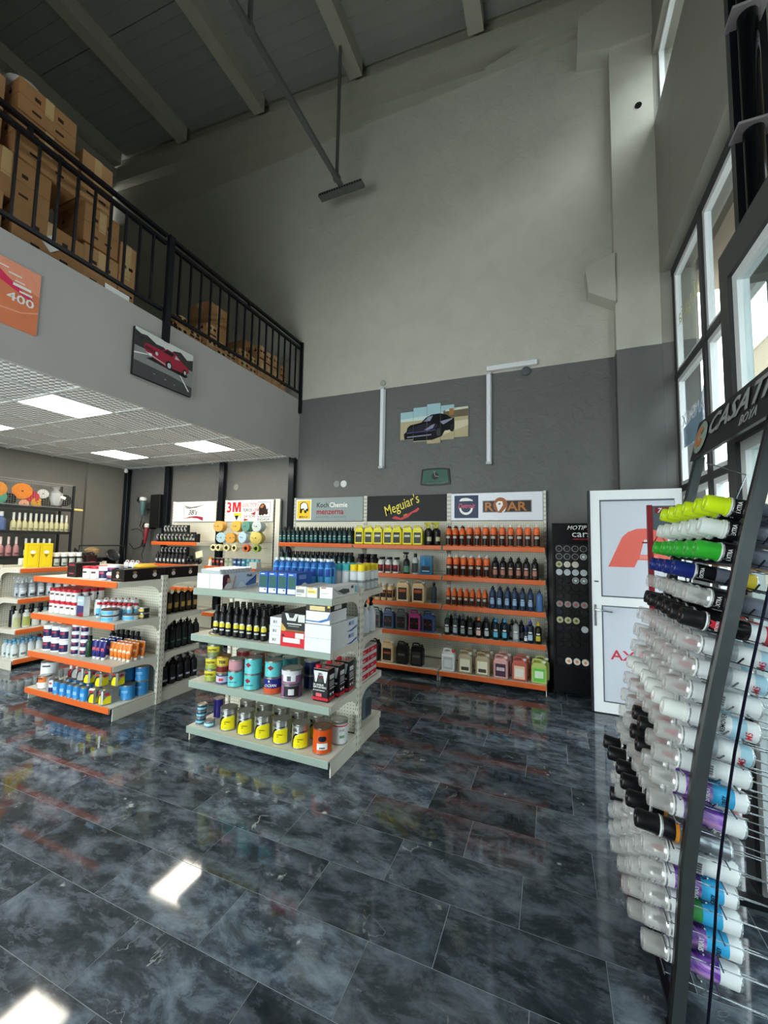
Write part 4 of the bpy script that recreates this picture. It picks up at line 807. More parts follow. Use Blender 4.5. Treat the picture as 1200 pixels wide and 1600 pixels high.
# black machine cart under the corner
mc = thing('machine_cart', 'black machine with hoses and a round gauge in the dark corner', 'machine', (-7.05, 4.07, 0), pi/2)
MB().box(0, .72, -.25, .12, .0, .95, b=.02).build('cabinet', M('141416', .35), mc); MB().box(-.02, .74, -.27, .14, .95, 1.0, b=.01).build('top_tray', M('232326', .4), mc)
MB().lathe([(.0, 0), (.11, 0), (.115, .02), (.10, .03), (.09, .022), (0, .022)], 24, X=Matrix.Translation((.55, -.18, 1.25)) @ Matrix.Rotation(radians(55), 4, 'X')).build('gauge', M('4a4b4c', .25, .6), mc, 40)
MB().box(.42, .68, -.1, .08, 1.0, 1.22, b=.02).build('head_box', M('1b1b1d', .3), mc)
for k in range(4): MB().tube([(.0, -.2+.05*k, 1.0), (.02, -.22+.05*k, 1.28+.03*k), (.22, -.2+.06*k, 1.32-.05*k), (.3+.03*k, -.15, 1.0)], .016, 8).build('hose', M('262628', .5), mc, 50)
MB().lathe([(0, 0), (.10, 0), (.11, .05), (.05, .09), (0, .1)], 14, X=Matrix.Translation((.25, -.12, 1.30))).build('pad_head', M('a58a62', .8), mc, 40)
MB().box(.08, .36, -.2, .05, 1.0, 1.10, b=.01).build('clutter_tray', M('5c5a3a', .6), mc)
MB().tube([(.74, -.2, 1.0), (.74, -.2, 1.42), (0, -.2, 1.42), (0, -.2, 1.0)], .012, 8).build('push_frame', M('303033', .4, .4), mc, 50)

# ================================================================= CARTONS ON THE MEZZANINE
TAPE = M('c9a878', .12, var=.05, name='glossy_tape'); PRN = M('33241a', .7, name='brown_print')
def carton(w, d, h, mat=CARD, marks=1, seam=True):
    t = thing('cardboard_box', 'x', 'cardboard box')
    MB().box(-w/2, w/2, -d/2, d/2, 0, h, b=.004).build('carton', mat, t)
    if seam: MB().box(-w/2-.0008, w/2+.0008, -.03, .03, h*.45, h+.0012).box(-.03, .03, -d/2-.0008, d/2+.0008, h-.06, h+.0012).build('tape', TAPE, t); MB().box(-w/2-.001, w/2+.001, -d/2-.001, d/2+.001, h*.5-.0015, h*.5+.0015).build('fold_line', M('7c5835', .8), t)
    if marks:
        m = MB()
        for k in range(marks):
            for sx in (-1, 1): m.box(sx*w*.22-.018, sx*w*.22+.018, -d/2-.0008, -d/2, h*.62, h*.62+.03).box(sx*w*.22-.006, sx*w*.22+.006, -d/2-.0008, -d/2, h*.62+.03, h*.62+.05)
        for yy in (-.2, .2): m.box(w/2, w/2+.0008, d*yy-.02, d*yy+.02, h*.62, h*.62+.03).box(w/2, w/2+.0008, d*yy-.03, d*yy+.03, h*.2, h*.2+.02)
        m.build('print', PRN, t)
    return t
def cbox(x, y, z, w, d, h, lab, mat=CARD, marks=1, rz=0, grp='cartons on the mezzanine'):
    return put(carton(w, d, h, mat, marks), (x, y, 3.72+z), rz, lab, grp)
big = [(-3.90, 1.28, 0, .46, .42, .34, 'brown carton cut by the left edge, lowest of the tall stack'), (-3.88, 1.80, 0, .42, .50, .33, 'brown carton with white diamond sticker, bottom row of the near stack'),
  (-3.92, 1.50, .34, .44, .58, .36, 'brown carton in shade, middle of the near stack'), (-3.90, 1.74, .70, .44, .44, .35, 'brown taped carton, third tier of the near stack'), (-3.88, 1.72, 1.05, .42, .40, .26, 'top taped carton of the near stack'), (-3.94, 1.25, .70, .40, .44, .56, 'tall brown carton at the left edge beside the near stack'),
  (-3.90, 2.21, 0, .40, .30, .38, 'brown taped carton, foot of the second tall stack'), (-3.90, 2.19, .39, .42, .30, .36, 'brown carton, middle of the second tall stack'), (-3.90, 2.13, .74, .38, .26, .46, 'upright carton with arrow print crowning the second stack'), (-3.88, 2.45, 0, .34, .16, .62, 'narrow brown carton behind the second stack')]
for b in big: cbox(*b, mat=random.choice((CARD, CARD2)))
o = MB().box(0, .012, -.05, .05, -.05, .05, X=Matrix.Rotation(pi/4, 4, 'X')).build('sticker', WHITE, None, loc=(-3.668, 1.80, 3.88)); tag(o, 'white diamond warning sticker on a bottom carton', 'sticker')
o = MB().box(0, .005, -.11, .11, 0, .06).build('sticker', WHITE, None, loc=(-3.60, 2.30, 3.725)); tag(o, 'white printed label at the mezzanine edge', 'sticker')
o = MB().lathe([(.09, 0), (.13, .03), (.12, .06), (.0, .10)], 16).build('round_pack', M('c9c9c4', .4), None, 40, loc=(-3.85, 1.62, 5.04)); tag(o, 'white round pack with red band on the highest carton', 'pack')
y = 2.86; k = 0
low = [(.14, .10, .30), (.17, .26, .20), (.20, .17, .17), (.17, .34, .3), (.18, .22, .24), (.20, .18, .2), (.22, .30, .25), (.16, .3, .2), (.15, .52, .25), (.16, .50, .22), (.17, .52, .22), (.16, .44, .22), (.17, .26, .22), (.16, .32, .22), (.16, .28, .22), (.14, .34, .22), (.13, .30, .2), (.12, .40, .2)]
for i, (d, h, w) in enumerate(low):
    if y+d > 5.1: break
    nm = ORD[i] if i else 'first'
    cbox(-3.80, y+d/2, 0, w, d-.006, h*.55, f'{nm} low carton from the middle post, bottom tier behind the railing', CARD, 1)
    cbox(-3.80, y+d/2, h*.55+.003, w-.01, d-.012, h*.45, f'{nm} low carton from the middle post, second tier behind the railing', random.choice((CARD, CARD2)), 1)
    y += d
cbox(-4.15, 3.85, 0, .36, .34, .86, 'large dark brown carton standing behind the low cartons', CARD2, 0); cbox(-4.12, 4.45, 0, .34, .26, .66, 'open dark carton with raised flaps behind the low cartons', CARD2, 0); cbox(-4.1, 4.98, 0, .3, .2, .46, 'dark carton in the last corner by the wall', CARD2, 0)
# ================================================================= PRODUCT BUILDERS (all face local -y)
F0 = -pi/2
def band(t, r, z0, z1, mat, half=1.1, name='label', n=8, sy=1, r1=None):
    m = MB(); m.lathe([(r+.0008, z0), ((r1 or r)+.0008, z1)], n, a0=F0-half, a1=F0+half, cap=False, X=Matrix.Diagonal((1, sy, 1, 1)))
    return m.build(name, mat, t, 40)
def bottle(body, cap, lab, r=.035, h=.16, sh=.03, rn=.014, kind='screw', ch=.03, lz=(.12, .85), mark=None, sy=1, seg=14, lmark=None):
    nm_ = {'trigger': 'trigger_bottle', 'pump': 'pump_bottle', 'nozzle': 'nozzle_bottle', 'wide': 'wide_cap_bottle'}.get(kind, 'bottle')
    t = thing(nm_, 'x', nm_.replace('_', ' ').replace('wide cap ', '')); S = Matrix.Diagonal((1, sy, 1, 1))
    bm_ = body if not isinstance(body, str) else M(body, .3)
    MB().lathe([(r*.9, 0), (r, .006), (r, h), (r*.93, h+sh*.35), (r*.6, h+sh*.8), (rn, h+sh), (rn, h+sh+.006)], seg, X=S).build('bottle_body', bm_, t, 40)
    z = h+sh+.006; c = M(cap, .35) if isinstance(cap, str) else cap
    if kind == 'screw': MB().lathe([(rn+.003, 0), (rn+.003, ch), (rn+.001, ch+.002)], 12).build('cap', c, t, 40, loc=(0, 0, z))
    elif kind == 'nozzle': MB().lathe([(rn+.004, 0), (rn+.004, ch*.4), (rn*.55, ch*.5), (rn*.35, ch), (0, ch)], 12).build('cap', c, t, 40, loc=(0, 0, z))
    elif kind == 'wide': MB().lathe([(r*.9, -sh*.9), (r*.9, ch), (r*.85, ch+.003)], 14).build('cap', c, t, 40, loc=(0, 0, z))
    elif kind == 'trigger':
        MB().lathe([(rn+.003, 0), (rn+.003, .02), (.008, .025), (.008, .045)], 12).prism([(-.02, 0), (.02, 0), (.03, .028), (-.045, .03), (-.045, .012)], -.011, .011, 'y', X=Matrix.Translation((0, 0, .04))).build('spray_head', c, t, 40, loc=(0, 0, z))
        MB().tube([(-.02, 0, z+.045), (-.034, 0, z+.02), (-.03, 0, z-.005)], .005, 6).build('trigger', c, t, 40)
    elif kind == 'pump':
        MB().lathe([(rn+.004, 0), (rn+.004, .015), (.005, .018), (.005, .05)], 12).box(-.03, .008, -.006, .006, .048, .058).build('pump', c, t, 40, loc=(0, 0, z))
    if lab: band(t, r, h*lz[0], h*lz[1], M(lab, .35) if isinstance(lab, str) else lab, sy=sy)
    if mark: band(t, r+.0006, h*mark[1], h*mark[2], M(mark[0], .4), .7, 'label_mark', 6, sy)
    if lmark: band(t, r+.0006, h*lmark[1], h*lmark[2], M(lmark[0], .4), .55, 'label_text', 6, sy)
    return t
def jug(body, lab, w=.13, d=.075, h=.20, cap='d8d8d8', mark=None, capx=.6, mark2=None, rough=.35):
    t = thing('jerrycan', 'x', 'jerrycan'); mt = body if not isinstance(body, str) else M(body, rough)
    m = MB().box(-w/2, w/2, -d/2, d/2, 0, h*.78, b=min(w, d)*.12).prism([(-w/2+.004, h*.76), (w/2-.004, h*.76), (w*.30, h*.90), (-w*.38, h*.88)], -d*.42, d*.42)
    m.tube([(-w*.40, 0, h*.86), (-w*.38, 0, h*.985), (-w*.25, 0, h*1.0), (w*.05, 0, h*1.0), (w*.16, 0, h*.97), (w*.17, 0, h*.86)], w*.065, 6)
    m.build('canister', mt, t, 35)
    MB().lathe([(w*.13, 0), (w*.13, h*.09), (w*.11, h*.095)], 12).build('cap', M(cap, .35), t, 40, loc=(w*capx*.5+.005, 0, h*.87))
    if lab: MB().box(-w*.36, w*.36, -d/2-.001, -d/2, h*.10, h*.66).build('label', M(lab, .4), t)
    if mark: MB().box(-w*.28, w*.28, -d/2-.0018, -d/2-.001, h*mark[1], h*mark[2]).build('label_mark', M(mark[0], .4), t)
    if mark2: MB().lathe([(w*.2, 0), (w*.2, .001)], 14, X=Matrix.Translation((0, -d/2-.002, h*mark2[1])) @ Matrix.Rotation(pi/2, 4, 'X')).build('label_emblem', M(mark2[0], .4), t)
    return t
LID = M('a9a9a4', .28, .85, name='tin_lid'); TIN = M('b9b9b5', .3, .85, name='tin_side')
def tin(r, h, side, lab=None, lz=(.12, .88), lid=None, bands=(), plain=False, txt=None, seg=24, half=1.2):
    t = thing('paint_can', 'x', 'can'); sm = side if not isinstance(side, str) else M(side, .3)
    MB().lathe([(r, 0), (r+.0015, .002), (r, .005), (r, h-.005)], seg).build('can_side', sm, t, 40)
    MB().lathe([(r-.004, h-.010), (r+.002, h-.006), (r+.002, h), (r-.002, h+.001), (r-.006, h-.003), (r*.82, h-.004), (r*.80, h-.001), (0, h-.001)], seg, cap=False).build('lid', lid or LID, t, 40)
    MB().lathe([(r-.001, 0), (r+.0022, .001), (r+.0022, .004), (r, .006)], seg).build('rim', LID, t, 40)
    if lab: band(t, r, h*lz[0], h*lz[1], M(lab, .35), half, n=12)
    for (c, a, b, hf) in bands: band(t, r+.0007, h*a, h*b, M(c, .35) if isinstance(c, str) else c, hf, 'label_mark', 12)
    if txt:
        for (s, sz, z, c, dx) in txt: text(s, sz, M(c, .4), t, (dx, -r-.003, z*h), bold=.03)
    return t
def curved(t, r, pts, mat, z0=0, n=10, off=.0012, name='label_print'):   # polygon strips wrapped on a can: pts = [(z, angle_left, angle_right)]
    m = MB(); v = []; f = []
    for (z, a, b) in pts:
        for k in range(n+1): g = F0+a+(b-a)*k/n; v.append(((r+off)*cos(g), (r+off)*sin(g), z0+z))
    for j in range(len(pts)-1):
        for k in range(n): i = j*(n+1)+k; f.append([i, i+1, i+n+2, i+n+1])
    m.add(v, f); return m.build(name, mat, t, 40)
def box_(w, d, h, col, name='carton', cat='box', front=None, side=None, top=None, txt=None, sidetxt=None, thn='product_box'):
    t = thing(thn, 'x', cat)
    MB().box(-w/2, w/2, -d/2, d/2, 0, h, b=.0015).build(name, M(col, .5, var=.03) if isinstance(col, str) else col, t)
    if front: art('front_print', t, (-w/2+.001, w/2-.001, .001, h-.001), [(M(c, .45) if isinstance(c, str) else c, p) for c, p in front], -d/2-.0003, .0003, (-w/2, 0))
    if side:
        o = art('side_print', t, (-d/2+.001, d/2-.001, .001, h-.001), [(M(c, .45) if isinstance(c, str) else c, p) for c, p in side], -w/2-.0003, .0003, (-d/2, 0)); o.rotation_euler = (0, 0, pi/2)
    for (s, sz, x, z, c) in (txt or []): text(s, sz, M(c, .45), t, (-w/2+x, -d/2-.003, z), bold=.02)
    for (s, sz, x, z, c) in (sidetxt or []): text(s, sz, M(c, .45), t, (w/2+.003, -d/2+x, z), (pi/2, 0, pi/2), bold=.02)
    return t
def tube_(col, cap, w=.05, h=.14, mark=None, side='e9e6e0'):
    t = thing('tube', 'x', 'tube'); n = 12; v = []; P = []
    for j, (z, a, b) in enumerate(((.02, w*.30, w*.30), (.045, w*.44, w*.38), (h*.8, w*.5, w*.14), (h, w*.5, w*.03))):
        for k in range(n): g = 2*pi*k/n; v.append((a*cos(g), b*sin(g), z))
    m = MB(); m.add(v, [[j*n+k, j*n+(k+1) % n, (j+1)*n+(k+1) % n, (j+1)*n+k] for j in range(3) for k in range(n)]+[[3*n+k for k in range(n)]]); m.build('tube_body', M(col, .3), t, 40)
    MB().lathe([(w*.30, 0), (w*.32, .018), (w*.28, .022)], 12).build('cap', M(cap, .35), t, 40)
    MB().box(-w*.5, w*.5, -w*.03, w*.03, h-.008, h+.002).build('crimp', M('d9d9d6', .4), t)
    if mark: MB().box(-w*.28, w*.28, -w*.42, -w*.36, h*.45, h*.62, X=Matrix.Translation((0, .008, 0))).build('label_mark', M(mark, .4), t)
    return t
def tub(lidc, lab, r=.045, h=.11, body='e9e9ea', mark=None, lh=.022):
    t = thing('tub', 'x', 'tub')
    MB().lathe([(r*.95, 0), (r*.97, .004), (r, h-.01)], 18).build('tub_body', M(body, .35), t, 40)
    MB().lathe([(r+.003, h-lh), (r+.004, h-.003), (r+.001, h), (0, h)], 18, cap=False).build('lid', M(lidc, .35), t, 40)
    if lab: band(t, r*.98+.001, h*.12, h*.68, M(lab, .35), 1.0)
    if mark: band(t, r*.98+.0022, h*.45, h*.60, M(mark, .4), .45, 'label_mark', 6)
    return t
SP = 'on the right island'

# ================================================================= WALL BAYS
yf = 4.775
ob = bottle('e0642c', 'e9e9e6', '1b1413', .034, .165, .045, .016, 'nozzle', .035, (.08, .82), ('b9a89c', .55, .72))
MB().lathe([(.036, .168), (.030, .19), (.033, .205), (.020, .222)], 14).build('shoulder_grip', M('e8703a', .35), ob, 40)
obk = bottle('e0642c', '141414', '1b1413', .033, .16, .045, .016, 'nozzle', .03, (.08, .82), ('b9a89c', .55, .72))
pl1 = 'top shelf under the lion sign'
row(obk, 3, -1.135, yf, 1.527, .083, 0, 0, 'black-tipped orange bottle', pl1, 'orange bottles, top shelf', 2)
row(ob, 9, -.885, yf, 1.527, .0925, 0, 0, 'white-tipped orange bottle', pl1, 'orange bottles, top shelf', 2)
pl2 = 'second shelf under the lion sign'
row(ob, 6, -1.125, yf, 1.172, .087, 0, 0, 'orange bottle', pl2, 'orange bottles, second shelf', 2)
kb = bottle('141213', '0d0d0d', '2c1d1a', .034, .16, .04, .013, 'nozzle', .035, (.05, .85), ('a36a58', .25, .6), lmark=('cfc0b4', .68, .76))
row(kb, 6, -.595, yf, 1.172, .085, 0, 0, 'black bottle with coppery label', pl2, 'black bottles, second shelf', 2)
pl3 = 'third shelf under the lion sign'
ob3 = bottle('e0642c', 'e0642c', '1b1413', .026, .135, .035, .012, 'nozzle', .028, (.08, .8), ('b9a89c', .5, .7))
row(ob3, 7, -1.135, yf, .832, .071, 0, 0, 'small orange bottle', pl3, 'small orange bottles, third shelf', 2, .065)
nb = bottle('2b3e5c', '17202c', '1c2c46', .032, .165, .04, .013, 'nozzle', .035, (.1, .85), ('8ba6c8', .3, .62), lmark=('c8d2e0', .66, .72))
row(nb, 6, -.625, yf, .832, .081, 0, 0, 'dark blue bottle', pl3, 'dark blue bottles, third shelf', 2)
put(bottle('4a6e9c', '1b2c44', None, .036, .155, .04, .013, 'nozzle', .035), (-.125, yf, .832), 0, 'plain mid-blue bottle at right end of third shelf under lion sign')
pl4 = 'fourth shelf under the lion sign'
B4 = [(-1.13, '1d2622', '2f8a52', .165, 'green capped black spray bottle', 'b8c4bc'), (-1.035, '3c4248', '3a5a7c', .165, 'blue-grey capped bottle with silver label', 'a9b4bc'), (-.945, '17191b', '3f4c5c', .165, 'slate capped black bottle with pale print', '8d949a'), (-.86, '131415', '141414', .15, 'all-black bottle with grey print', '7c8084'), (-.765, '1a1617', 'd9722c', .16, 'orange capped black bottle with red and white label', 'd9b9b0'), (-.675, '191b1d', '1c1c1c', .16, 'grey labelled bottle right of the orange capped one', 'aeb2b4'), (-.575, '12202a', '3aa0d4', .16, 'first cyan capped black bottle', '5ab0cc'), (-.48, '12202a', '3aa0d4', .16, 'second cyan capped black bottle', '5ab0cc'), (-.36, '8d9094', '2a2c2e', .16, 'silver trigger-neck can', 'b9bcc0'), (-.255, '17181c', '2b3fa0', .10, 'small black bottle with blue nozzle', 'd9dce0'), (-.18-.03, '1d2530', '4f3c98', .17, 'purple capped bottle with blue and white label', 'a8c8d8'), (-.13, '1f1d14', 'e0c52a', .155, 'yellow capped bottle with yellow print', 'c9b93c')]
for i, (x, b, c, h, nm, mk) in enumerate(B4): put(bottle(b, c, None, .035 if h > .12 else .028, h, .03, .014, 'nozzle', .045, mark=(mk, .2, .55), lmark=('e0e0dc', .62, .72)), (x-.012, yf+.01*(i % 2), .489), 0, f'{nm}, {pl4}', 'mixed bottles, fourth shelf')
for i in range(10): put(bottle('17181a', '1d1e20', None, .034, .15, .03, .014, 'nozzle', .04, mark=('5c6066', .2, .6)), (-1.12+i*.1, yf+.095, .489), 0, f'{nth(i, 10)} dark bottle of the second row, {pl4}', 'back bottles, fourth shelf')
pl5 = 'bottom shelf under the lion sign'
JT = lambda c, a=.8: glassy('tinted_plastic_'+c, c, a, .2)
JB = [('e4e6e4', 'b9bfc0', 'c93a34', 'white jerrycan with a red cap', ('d9dcdc', .2, .55)), (JT('b8a888', .85), 'e9e2c8', 'cfcfca', 'first tan-tinted jerrycan with a yellow stripe', ('3b3626', .16, .32)), (JT('b8a480', .85), 'e9e2c8', 'cfcfca', 'second tan-tinted jerrycan with a yellow stripe', ('3b3626', .16, .32)), (JT('e3a9a4', .85), '3a1c34', 'e3dcd8', 'pale pink jerrycan with a dark purple label', ('c9b0b4', .35, .5)), (JT('cf6a60', .85), 'ecc9a4', 'e3dcd8', 'salmon red jerrycan with a cream label', ('e9e2d8', .2, .55)), (JT('c9d478', .85), '5fc04a', 'e3e3d8', 'yellow-green jerrycan with a bright green label', ('d9eccb', .25, .55))]
for i, (b, l, c, nm, mk) in enumerate(JB):
    j_ = jug(b, l, .15, .10, .235, c, mk); put(j_, (-1.095+i*.192, 4.66, .117), random.uniform(-.06, .06), f'{nm}, {pl5}', 'jerrycans under the lion sign')
    if i: put(j_, (-1.07+i*.192, 4.80, .117), random.uniform(-.06, .06), f'{nm.split(" with ")[0]}, behind its twin, {pl5}', 'jerrycans under the lion sign')
# black-sign bay
q1 = 'top shelf under the black sign'
yj = jug('e6d820', '23241c', .125, .085, .235, 'e6d820', ('c9c9b0', .42, .52), .2)
row(yj, 7, -2.31, yf+.01, 1.527, .132, 0, 0, 'yellow jug', q1, 'yellow jugs under the black sign')
bs = bottle('1b1b1a', 'c9bf3a', '121210', .04, .17, .035, .014, 'trigger', mark=('b9b48c', .3, .6))
row(bs, 2, -1.375, yf, 1.527, .10, 0, .5, 'black trigger bottle with yellowish head', q1, 'trigger bottles under the black sign', 2, .09)
q2 = 'second shelf under the black sign'
k2 = bottle('1a1718', '121212', '241a1a', .04, .165, .02, .02, 'screw', .035, (.1, .9), ('8a6a62', .55, .75)); row(k2, 3, -2.30, yf, 1.172, .092, 0, 0, 'black screw-cap bottle', q2, 'black bottles under the black sign', 2)
w2 = bottle('d9dad8', '1b1b1b', '8a1f2a', .04, .13, .03, .018, 'screw', .028, (.15, .8), ('232323', .2, .45)); row(w2, 3, -2.00, yf, 1.172, .098, 0, 0, 'white bottle with red-black label', q2, 'white bottles under the black sign', 2)
put(bottle('1b1d1b', '141414', '5c8a70', .04, .14, .05, .013, 'trigger', lz=(.15, .7)), (-1.66, yf, 1.172), .4, 'black trigger bottle with pale green label, ' + q2)
put(bottle('b8bcbe', '121212', '3c3e40', .042, .16, .04, .018, 'screw', .045), (-1.545, yf, 1.172), 0, 'silver bottle with tall black cap, ' + q2)
bb = box_(.15, .09, .23, glassy('blue_tinted_pack', '2c6f98', .85, .15), 'blister', 'pack', front=[('1b1b1d', rc(.02, .13, .02, .10)), ('6fb0d0', rc(.03, .12, .035, .05))], thn='gift_pack'); MB().lathe([(.03, 0), (.03, .07), (.014, .09), (.014, .11)], 14).build('inner_bottle', M('2f86b8', .3), bb, 40, loc=(-.02, -.03, .11)); put(bb, (-1.41, yf+.03, 1.172), 0, 'clear blue gift pack with a bottle inside, ' + q2)
q3 = 'third shelf under the black sign'
t3 = bottle('d9bb90', 'cfcfca', '2a2320', .036, .15, .025, .016, 'screw', .02, (.25, .85), ('b0562c', .6, .75)); row(t3, 4, -2.13, yf, .832, .087, 0, 0, 'small tan bottle', q3, 'small tan bottles under the black sign', 2)
t3j = jug('dcbd92', '241c1a', .155, .10, .26, 'cfcfca', ('b0522c', .45, .58)); put(t3j, (-1.70, yf+.02, .832), 0, 'left large tan jug, ' + q3, 'large tan jugs under the black sign'); put(t3j, (-1.50, yf+.02, .832), 0, 'right large tan jug, ' + q3, 'large tan jugs under the black sign')
put(bottle('3c4854', '20242a', None, .035, .17, .03, .015), (-1.33, yf+.08, .832), 0, 'blue-black bottle at the right end of the third shelf under the black sign')
q4 = 'fourth shelf under the black sign'
for i, (c, nm) in enumerate((('46525c', 'slate grey'), ('3c4c78', 'deep blue'), ('55605e', 'grey-green'), ('b8468c', 'magenta'), ('40588c', 'mid-blue'))): put(jug(JT(c, .9), '161616', .145, .10, .24, '9aa0a2', ('8a2c36', .36, .44), mark2=('2c2024', .45)), (-2.06+i*.172, yf+.02, .489), 0, f'{nm} jug with a black label and red band, {q4}', 'coloured jugs under the black sign')
q5 = 'bottom shelf under the black sign'
for i, (c, l, nm) in enumerate((('161617', '2c2c2a', 'left of the tan one'), ('d9bb90', '241c1a', ''), ('161617', '222220', 'just right of the tan one'), ('131314', '3c3c3a', 'at the right end'))): put(jug(c, l, .15, .10, .25, '1b1b1b' if i != 1 else 'cfcfca', ('6c6a5c' if i != 1 else 'b0522c', .4, .5)), (-2.03+i*.185, 4.68, .117), 0, (f'black jug {nm}, {q5}' if i != 1 else 'single tan jug between black jugs, ' + q5), 'jugs on the bottom shelf')
# grey-sign bay
g1 = 'top shelf under the grey sign'
tl = bottle('16282b', '101415', '1c3a3c', .031, .15, .035, .012, 'nozzle', .035, (.1, .85), ('4f8a88', .3, .5), lmark=('b9c4c2', .6, .68))
row(tl, 16, -3.555, yf, 1.527, .0735, 0, 0, 'dark teal bottle', g1, 'dark teal bottles, top shelf', 2, .075)
g2 = 'second shelf under the grey sign'
tl2 = bottle('17262a', '3a2422', '20403f', .031, .17, .03, .014, 'screw', .03, (.1, .85), ('5c8c88', .3, .5), lmark=('b9c4c2', .6, .7))
row(tl2, 14, -3.40, yf, 1.172, .073, 0, 0, 'teal-black bottle with brown cap', g2, 'brown-capped bottles, second shelf', 2, .075)
row(bottle('17262a', '181c1c', '1f5a56', .04, .19, .04, .013, 'nozzle', .04), 2, -3.50, yf-.03, 1.172, .085, .0, 0, 'tall teal bottle', g2, 'tall teal bottles, second shelf')
# swoosh-sign bay
s1 = 'top shelf under the swoosh sign'
def clr(c2='8a8c88'):
    t = box_(.062, .06, .135, '1c1c1e', front=[('c9c9c6', [(.004, .12), (.03, .06), (.004, .05)]), (c2, rc(.012, .05, .03, .06)), ('9a9a98', rc(.02, .056, .10, .125))], thn='product_box'); return t
cb = clr(); cb2 = clr('5c8a4c'); cb3 = clr('7c5a7c')
for r_ in range(2):
    for i in range(10): put((cb2 if i % 3 else cb3) if r_ == 0 else cb, (-5.94+i*.083, 4.745+r_*.075, 1.502), random.uniform(-.1, .1), f'{nth(i, 10)} small black pack, {ROWN[r_]} row, {s1}', 'small packs, top shelf')
for i in range(7): put(cb, (-5.85+i*.075, 4.80, 1.64), random.uniform(-.1, .1), f'{nth(i, 7)} small black pack in the upper tier, {s1}', 'small packs, upper tier')
dk = bottle('1a1a1c', '141414', '232325', .034, .11, .02, .02, 'screw', .02, mark=('a0a0a0', .3, .6))
row(dk, 3, -5.30, 4.745, 1.502, .07, 0, 0, 'short black bottle', s1, 'short black bottles')
s2 = 'second shelf under the swoosh sign'
kbx = bottle('1a1a1c', '131313', '26262a', .034, .13, .03, .013, 'nozzle', .03, mark=('b4b6b8', .3, .65))
for tr in range(2):
    for i in range(8): put(cb if tr else kbx, (-5.95+i*.085, 4.745+.1*tr, 1.152+.0*tr if not tr else 1.152), 0, f'{nth(i, 8)} black {"pack, back" if tr else "bottle, front"} row, {s2}', 'black goods, second shelf')
for i in range(7): put(cb, (-5.93+i*.085, 4.83, 1.29), 0, f'{nth(i, 7)} stacked black pack, {s2}', 'stacked packs, second shelf')
for i in range(3):
    o = MB().lathe([(.03, 0), (.042, .012), (.042, .03), (.03, .042), (.02, .042), (.02, 0)], 16, X=Matrix.Rotation(pi/2-.3, 4, 'X')).build('tape_roll', M('1c1c1e', .3), None, 40, loc=(-5.24+i*.1, 4.76, 1.20)); tag(o, f'{nth(i, 3)} black roll, {s2}', 'roll', 'black rolls')

# rhino-sign bay: pads and rolls on hooks
def hook(x, z): 
    o = MB().tube([(x, 5.08, z), (x, 4.78, z-.005), (x, 4.77, z+.015)], .004, 5).build('peg_hook', STEEL); tag(o, f'steel peg hook carrying the item at {NM}', 'hook', 'peg hooks')
PADS = [(-4.80, 1.757, 'd8a657', 'tan pad leftmost of the upper row of pads', .085), (-4.44, 1.757, 'e3b04e', 'amber pad second of the upper row of pads', .085), (-4.24, 1.757, '5f9384', 'sage green pad in the upper row of pads', .08), (-4.04, 1.757, 'c6d0d0', 'pale grey pad at the right of the upper row', .085),
  (-4.75, 1.585, 'a9c8d4', 'pale blue pad leftmost of the lower row', .08), (-4.58, 1.58, 'd8a24a', 'ochre pad second in the lower row of pads', .08), (-4.42, 1.585, 'cf9628', 'mustard pad seen edge-on in the lower row', .075), (-4.29, 1.59, 'b4cee0', 'ice blue pad tilted in the lower row', .085), (-4.07, 1.585, 'dcc46a', 'large yellow pad at the right of the lower row', .095)]
for x, z, c, nm, r in PADS:
    NM = f'the {nm.split(" pad")[0]} pad'; hook(x, z); p_ = put(disc(c, 'polishing_pad', r, .12 if c not in ('cf9628',) else .03, 'cfc8b4'), (x, 4.94, z), random.uniform(-.1, .45) if c != 'cf9628' else 1.1, nm, 'pads under the rhino sign')
for i, (x, c, nm) in enumerate(((-4.86, 'e0d8a8', 'first cream tape roll on its hook'), (-4.74, 'e0d8a8', 'second cream tape roll on its hook'), (-4.60, 'dcd49c', 'third cream tape roll on its hook'), (-4.43, 'e4dcae', 'fourth cream tape roll on its hook'), (-4.22, 'd9602c', 'orange tape roll on its hook'), (-4.03, '8aa43c', 'green tape roll on its hook'))):
    NM = 'the '+nm.replace(' on its hook', ''); hook(x, 1.43)
    t = thing('tape_roll', 'x', 'tape'); MB().lathe([(.028, 0), (.052, 0), (.052, .07), (.028, .07), (.028, 0)], 18, X=Matrix.Rotation(pi/2, 4, 'X'), cap=False).build('tape_winding', M(c, .5), t, 40); MB().lathe([(.026, 0), (.0285, 0), (.0285, .07), (.026, .07), (.026, 0)], 18, X=Matrix.Rotation(pi/2, 4, 'X'), cap=False).build('core', M('5a4a24', .7), t, 40)
    put(t, (x, 4.88, 1.43), random.uniform(-.1, .3), nm, 'tape rolls under the rhino sign')
r1 = 'shelf under the rhino sign pads'
put(bottle('e3dcd2', 'e8962c', None, .034, .09, .01, .03, 'wide', .02), (-4.83, 4.76, 1.152), 0, 'white bottle with orange cap, leftmost on the ' + r1)
RC = [('2a1818', 'd0503c', 'dark can with a red badge'), ('2a1818', 'd0503c', 'twin dark can with a red badge'), ('5c1c24', 'c9b9b4', 'wine red can'), ('a9b49c', '7c8c78', 'pale olive can'), ('b0b8a4', '8c9a84', 'pale sage can'), ('2c4a74', 'a8c0d8', 'navy label can'), ('2c5078', 'a8c0d8', 'second navy label can'), ('3c7898', 'b8d8e0', 'teal blue can'), ('7ab8c4', '4a8c9c', 'light aqua can'), ('7ab8c4', '4a8c9c', 'second light aqua can'), ('74b4c0', '4a8c9c', 'third light aqua can')]
